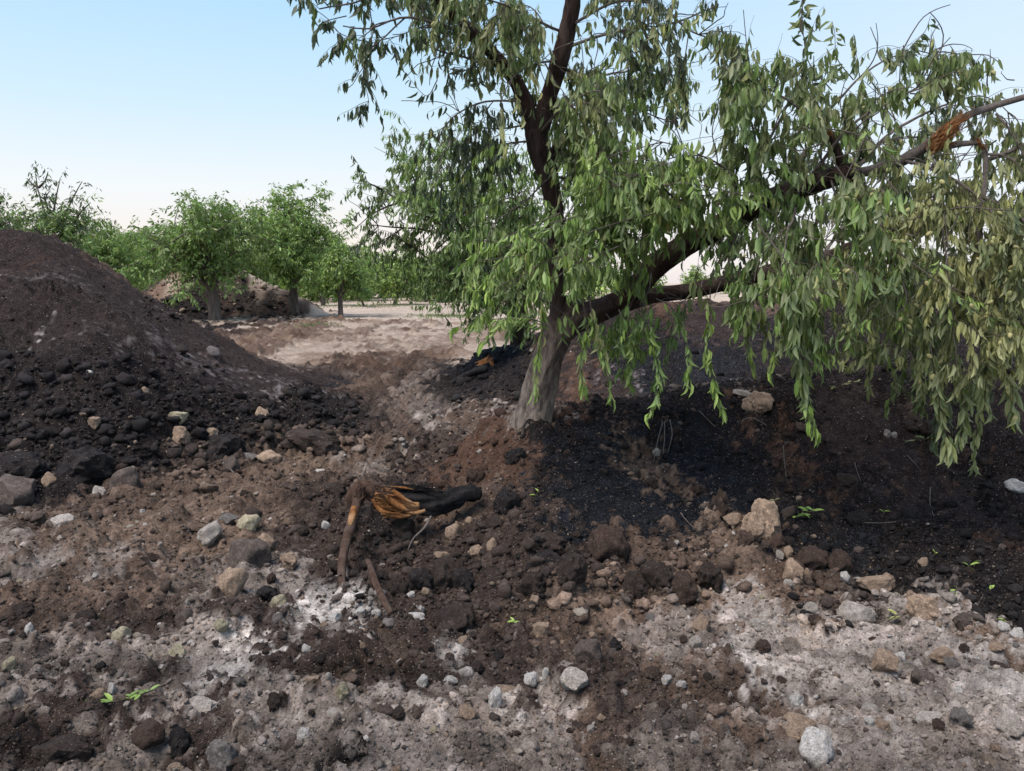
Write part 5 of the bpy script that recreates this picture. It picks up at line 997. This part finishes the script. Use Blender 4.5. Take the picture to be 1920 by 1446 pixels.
TE = orchard_tree(at_ground(-30, 15), 3.3, 1.15, 1.3, .12, 515, 'dark tree cut by the view edge behind the tall black heap', nsh=900, leafL=.125, keys='gbbn', per_m=34, wid=.27)
far = [(250, 40, .95, 'low light green tree in the gap between the two heaps'), (205, 36, .85, 'bushy tree just past the thin-topped tree'), (300, 46, 1.0, 'pale crown showing behind the broad orchard tree'), (60, 33, .8, 'small crown peeping over the black heap crest'), (480, 50, 1.0, 'crown filling in behind the broad and the tallest trees'), (610, 47, .75, 'crown between the tallest tree and the slim tree')]
for i, (px, Y, s, lb) in enumerate(far): copy_tree((TA, TB, TC)[i % 2], at_ground(px, Y), s, i*1.9+.5, lb)
YR = orchard_tree(at_ground(742, 47), 2.25, 2.1, .4, .11, 516, 'first low young tree of the distant row, bright green', group=None, nsh=900, leafL=.23, keys='ffnc', low=.3, per_m=20, wilt=.6, shl=(.3, .7), lean=(.15, 0), wid=.38, limbs=9)
YS = orchard_tree(at_ground(688, 44), 2.1, 1.2, .7, .06, 517, 'sapling with a leaning stick-thin trunk in the distant field', nsh=420, leafL=.20, keys='nfc', low=.5, per_m=22, wid=.36, shl=(.25, .6), lean=(-.5, 0))
row = [(800, 53, .98), (838, 60, 1.0), (868, 68, 1.05), (893, 77, 1.1), (915, 88, 1.15), (933, 100, 1.2), (950, 114, 1.25), (966, 130, 1.3)]
for i, (px, Y, s) in enumerate(row): copy_tree(YR, at_ground(px, Y), s, 1.3+i*2.1, ('second', 'third', 'fourth', 'fifth', 'sixth', 'seventh', 'eighth', 'ninth')[i] + ' low tree of the distant row, counted from its near end')
YF = orchard_tree(at_ground(618, 66), 2.5, 2.6, .3, .12, 518, 'distant low green tree of the far orchard rows', group='far orchard trees in the gaps between nearer ones', nsh=420, leafL=.36, keys='ffnc', low=.1, per_m=14, wilt=.5, shl=(.3, .8), wid=.45, limbs=9)
for i in range(30):
    if i*36-40 < 1010: copy_tree(YF, at_ground(i*36-40, 63+9*math.sin(i*2.7)), 1.0+.15*math.sin(i*5.1), i*1.1, 'distant low green tree of the far orchard rows', 'far orchard trees in the gaps between nearer ones')
for i, (px, Y, s) in enumerate(((665, 62, 1.0), (700, 72, 1.1), (590, 60, 1.1), (640, 85, 1.2), (720, 95, 1.3), (765, 110, 1.4), (820, 125, 1.4), (530, 70, 1.2), (440, 75, 1.3), (340, 66, 1.2), (180, 60, 1.3), (90, 58, 1.3), (15, 48, 1.3))):
    copy_tree(YF, at_ground(px, Y), s, i*1.7+.4, 'distant low green tree of the far orchard rows', 'far orchard trees in the gaps between nearer ones')
for i, (px, Y, s) in enumerate(((1090, 44, 1.0), (1200, 62, 1.0), (1300, 75, 1.05), (1420, 60, 1.0), (1530, 36, 1.15), (1600, 40, 1.1), (1720, 50, 1.2), (1850, 42, 1.2), (1150, 90, 1.2), (1370, 95, 1.2))):
    copy_tree(YF, at_ground(px, Y), s*.8, i*2.3+.9, 'low tree seen in scraps over the crest of the scraped black mound', 'trees beyond the scraped black mound')
RNG = np.random.default_rng(77); random.seed(77)

# ------------------------------------------------------------------ the split, charred log with its hanging root, and other wood
lb_ = P(760, 965, 4.78); lb_[2] = float(gz(lb_[0], lb_[1]))
log = empty('split_log', tuple(lb_), 'charred log split open to orange wood, with a bent root hanging from its torn end', 'log')
def part(name, mat, path, r, sides=14, rough=.12, seed=1, parent=log, off=lb_, step=.015, label=None, **kw):
    a = Acc(); q = catmull(np.hstack([path, np.array(r, float)[:, None]]), step); tube(a, q[:, :3], np.abs(q[:, 3]), sides, rough, seed, **kw)
    o = obj(name, a.mesh(name, mat, off), None, parent)
    if label: o['label'] = label
    return o
part('burnt_end', M_CHAR, PP((745,934,4.74),(775,941,4.76),(805,944,4.8),(832,942,4.83),(856,932,4.87),(872,926,4.9),(892,926,4.95)), (.03,.052,.066,.058,.062,.048,.054), 40, .26, 3, label='black charred round of the log')
part('shell', M_CHAR, PP((718,914,4.8),(750,916,4.8),(790,920,4.82),(830,922,4.84)), (.016,.022,.022,.01), 10, .2, 4)
part('torn_head', M_ROOT, PP((664,948,4.68),(668,928,4.68),(684,916,4.7),(704,924,4.72),(722,938,4.74)), (.04,.052,.045,.05,.035), 18, .3, 5, label='rust brown fibrous head of the torn log')
hr = part('hanging_root', M_ROOT, PP((672,925,4.66),(668,945,4.6),(660,975,4.5),(650,1010,4.35),(642,1050,4.18),(641,1090,4.03),(650,1128,3.9)), (.024,.026,.027,.027,.024,.021,.018), 14, .12, 6)
part('peeled_patch', M_WOOD, PP((664,952,4.565),(661,968,4.505),(656,985,4.43)), (.017,.021,.012), 10, .2, 7, parent=hr)
core = part('core', M_WOOD, PP((700,942,4.70),(725,944,4.71),(755,950,4.72),(785,950,4.74)), (.032,.045,.046,.03), 22, .35, 12, label='orange torn inner wood of the log')
for q_, rr2 in ((((698,936,4.67),(716,958,4.655),(745,968,4.65),(770,966,4.66)), (.010,.017,.016,.006)), (((704,926,4.67),(730,936,4.65),(752,952,4.645),(768,958,4.66)), (.014,.020,.017,.005)), (((716,916,4.70),(738,922,4.68),(758,936,4.67),(780,946,4.68)), (.010,.016,.014,.004)), (((760,960,4.66),(780,962,4.665),(797,957,4.67)), (.008,.011,.010))):
    part('splinter', M_WOOD, PP(*q_), rr2, 12, .3, 14, parent=core)
splinters(log, lb_, [(P(745,952,4.675), (1, 0, -.14),   .16, .030, 60), (P(728,938,4.67), (1, .1, -.3), .14, .026, 40)], M_WOOD, fan=.2)
splinters(log, lb_, [(P(722,925,4.68), (1, 0, -.2), .16, .028, 40), (P(676,922,4.64), (.3, 0, .9), .06, .024, 40)], M_ROOT, 'frayed_fibre', fan=.3)
splinters(log, lb_, [(P(790,918,4.78), (1, 0, -.08), .34, .018, 26)], M_CHAR, 'charred_splinter')
part('splinter', M_WOOD, PP((740,969,4.68),(760,966,4.68),(795,958,4.69)), (.008,.014,.009), 6, .1, 8, parent=core)
part('splinter', M_WOOD, PP((728,912,4.76),(760,915,4.76),(778,919,4.77)), (.004,.008,.003), 6, .1, 9, parent=core)
part('splinter', M_GREYTWIG, PP((680,893,4.7),(684,885,4.7),(687,876,4.7)), (.007,.006,.003), 6, .1, 9)
a = Acc()
for k in range(60):
    p0 = P(random.uniform(655, 715), random.uniform(908, 960), 4.66); d = nrm(RNG.normal(size=3)); tube(a, np.array([p0, p0+d*.02, p0+d*.03+RNG.normal(size=3)*.012]), np.array([.0018, .0015, .0006]), 3, 0)
obj('loose_fibre', a.mesh('loose_fibre', M_ROOT, lb_), None, log, kind='stuff')
def loose(name, label, cat, mat, path, r, **kw):
    a = Acc(); q = catmull(np.hstack([path, np.array(r, float)[:, None]]), .015); q[:, 2] = np.maximum(q[:, 2], gz(q[:, 0], q[:, 1]) + q[:, 3]*0.6)
    tube(a, q[:, :3], np.abs(q[:, 3]), 10, .12, 3); off = q[0, :3]; o = obj(name, a.mesh(name, mat, off), None); o.location = tuple(off); o['label'] = label; o['category'] = cat
    for k, v in kw.items(): o[k] = v
    return o
def G(px, py, lift=0.0):
    g = to_ground(px, py); return np.array([g[0], g[1], float(gz(g[0], g[1]))+lift])
loose('stick', 'bare brown stick with a pointed tip propped in the soil below the log', 'stick', M_ROOT, np.array([G(688,1082,.05), G(692,1110,.05), G(708,1145,.02), G(733,1178,.01)]), (.006,.014,.017,.014))
loose('twig', 'thin pale bark-stripped twig leaning down from the burnt log', 'twig', M_GREYTWIG, np.array([P(808,968,4.66), P(795,990,4.6), P(775,1010,4.55), G(765,1034,.01)]), (.007,.006,.005,.004))
loose('twig', 'crooked pale rootlet arching beside the foot of the leaning tree', 'twig', M_GREYTWIG, np.array([G(1030,784,.0), G(1032,770,.05), G(1045,764,.06), G(1054,772,.01)]), (.006,.006,.005,.003))
for (q0, q1, q2, r, lb) in (((1243,785),(1234,820),(1226,855),.004,'first rootlet dangling from the crest of the charred bank'), ((1246,790),(1246,825),(1243,850),.004,'middle rootlet of the three dangling from the bank crest'), ((1256,788),(1260,820),(1252,846),.004,'curled rootlet, third of those dangling from the bank crest'), ((1468,852),(1470,885),(1473,915),.003,'straight grey rootlet hanging down the dark hollow'),
        ((1602,878),(1606,890),(1614,902),.003,'short pale rootlet high in the dark hollow'), ((1744,920),(1744,945),(1751,968),.003,'thin rootlet over the rusty part of the bank'), ((1394,794),(1412,799),(1438,806),.004,'straight pale twig lying across the bank under the broad pale rock'), ((1276,970),(1284,985),(1302,1004),.003,'fine rootlet on the dark slope near the stone tumble'), ((1310,765),(1330,780),(1342,792),.003,'long fine root trailing from the bank crest'), ((1620,990),(1650,987),(1680,992),.003,'thin dark twig lying flat beyond the green sprig'), ((1700,862),(1715,876),(1722,882),.003,'short broken twig below the hanging branches'), ((700,880),(720,884),(745,890),.006,'pale splinter lying behind the torn log head'), ((410,884),(425,892),(440,900),.008,'wood chip in the brown rubble under the black clod'), ((1085,1330),(1060,1326),(1040,1328),.005,'thin twig lying beside the pale three-sided stone')):
    loose('rootlet' if 'root' in lb else 'twig', lb, 'root' if 'root' in lb else 'twig', M_GREYTWIG, np.array([G(*q0, .03), G(*q1, .03), G(*q2, .012)]), (r, r, r*.6))
o = loose('charred_branch', 'black branch with a bright orange torn end by the second tree', 'branch', M_CHAR, np.array([G(845,727,.03), G(870,722,.07), G(893,716,.12), G(910,712,.16)]), (.03,.045,.055,.06))
a = Acc(); c0 = np.array(o.location)
splinters(o, c0, [(G(908,708,.2), (1, .1, .6), .22, .028, 34), (G(922,704,.17), (.25, 0, -1), .12, .02, 10)], M_WOOD)

# ------------------------------------------------------------------ fallen green sprigs and weeds
def sprig(px, py, n, L, label, spread, keys='f', name='fallen_sprig', cat='sprig', up=.02):
    g = G(px, py); t = empty(name, tuple(g), label, cat); k = g[1]/FPX; a = Acc(); rc = Acc
    s0 = np.array([spread[0]*k*.5, 0, .01]); p = catmull([-s0+np.array([0, 0, .01]), np.array([0, -.01, up]), s0+np.array([0, .02, up*.8])], .01); tube(a, p, np.full(len(p), .002), 5, 0, 1)
    obj('stem', a.mesh('stem', M_TWIG), None, t)
    for i in range(n):
        j = random.randrange(len(p)); an = random.uniform(0, 2*PI); ax = nrm(np.array([math.cos(an), math.sin(an)*.7, random.uniform(-.05, .55)])); nm = nrm(np.array([random.uniform(-.4, .4), random.uniform(-.5, 0), 1])); nm = nrm(nm-ax*(nm@ax))
        x, y, z = frames(ax[None], nm[None]); l = L*random.uniform(.7, 1.15); M = Matrix.Identity(4); o_ = p[j]+np.array([0, 0, .004])
        for r in range(3): M[r][0] = x[0][r]*l*.34; M[r][1] = y[0][r]*l; M[r][2] = z[0][r]*l; M[r][3] = o_[r]
        c = np.array(GREEN[random.choice(keys)])*random.uniform(.75, 1.1); me = build_mesh('leaf', LT*np.array([1, 1, .5]), tris=LF, cols=np.tile(c, (8, 1))); me.materials.append(M_LEAF)
        q = obj('leaf', me, None, t); q.matrix_local = M
sprig(1508, 980, 13, .075, 'fresh green leafy sprig fallen on the dark bank beside the tan rock', (50, 30), 'fc', up=.05)
sprig(1815, 1084, 6, .05, 'small sprig of narrow leaves lying on the dark bank toe', (26, 30), 'f', up=.04)
sprig(1748, 1052, 3, .045, 'pair of pale green leaflets uphill of the small leafy shoot', (16, 8), 'f')
sprig(1655, 970, 2, .04, 'tiny green leaflet high on the bank past the fresh sprig', (8, 8), 'f')
sprig(1672, 1168, 4, .055, 'two-leaf olive sprig lying between the pale slab and the knobbly rock', (28, 16), 'oy', up=.03)
sprig(958, 1183, 3, .045, 'small green leaf scrap on the brown soil under the clods', (14, 10), 'f')
sprig(1008, 933, 2, .045, 'single green leaf on the charred slope above the black clods', (8, 6), 'f')
sprig(1788, 1146, 2, .045, 'narrow upright leaf in dark soil past the knobbly rock', (4, 4), 'f', up=.05)
sprig(1855, 1130, 3, .04, 'faint green leaflet on dark soil near the view edge', (10, 8), 'fo')
sprig(1880, 1168, 2, .035, 'lone green leaf at the border of dark and pale ground', (6, 6), 'f')
sprig(1450, 950, 2, .05, 'yellow leaf lying on top of the tall porous rock', (10, 6), 'y', up=.03)
sprig(1715, 835, 10, .06, 'broken olive leaf spray dropped on the bank under the branches', (60, 30), 'om', up=.04)
sprig(1590, 725, 12, .06, 'leafy spray lying on the bank crest under the branches', (60, 20), 'omy', up=.06)
sprig(205, 1350, 16, .045, 'flattened light green weeds in the pale ashy soil', (100, 20), 'fc', 'weed_patch', 'weeds', up=.012)
sprig(262, 1346, 6, .04, 'thin wisp of green weed beside the flattened weeds', (50, 16), 'fc', 'weed_patch', 'weeds', up=.012)
lv = Leaves()
for (px, Y, w, n_) in ((835, 30, 1.4, 700), (720, 45, 3.0, 900), (930, 34, 2.0, 500), (1010, 40, 3, 500), (820, 62, 6, 700), (560, 42, 3, 500), (600, 24, .8, 200)):
    c0 = at_ground(px, Y); xy = RNG.normal(size=(n_, 2))*np.array([w*.5, w*.5]) + c0[:2]; o_ = np.column_stack([xy, gz(xy[:, 0], xy[:, 1])])
    ax = nrm(RNG.normal(size=(n_, 3))*.35 + np.array([0, 0, 1])); lv.add(o_, ax, nrm(RNG.normal(size=(n_, 3))), RNG.uniform(.06, .16, n_), RNG.uniform(.015, .03, n_), np.array((.12, .16, .06))*RNG.uniform(.7, 1.3, (n_, 1)))
obj('grass', leaf_mesh('grass', lv.cat(), (0, 0, 0), True), None, kind='stuff', label='thin green grass growing in the far pale field')
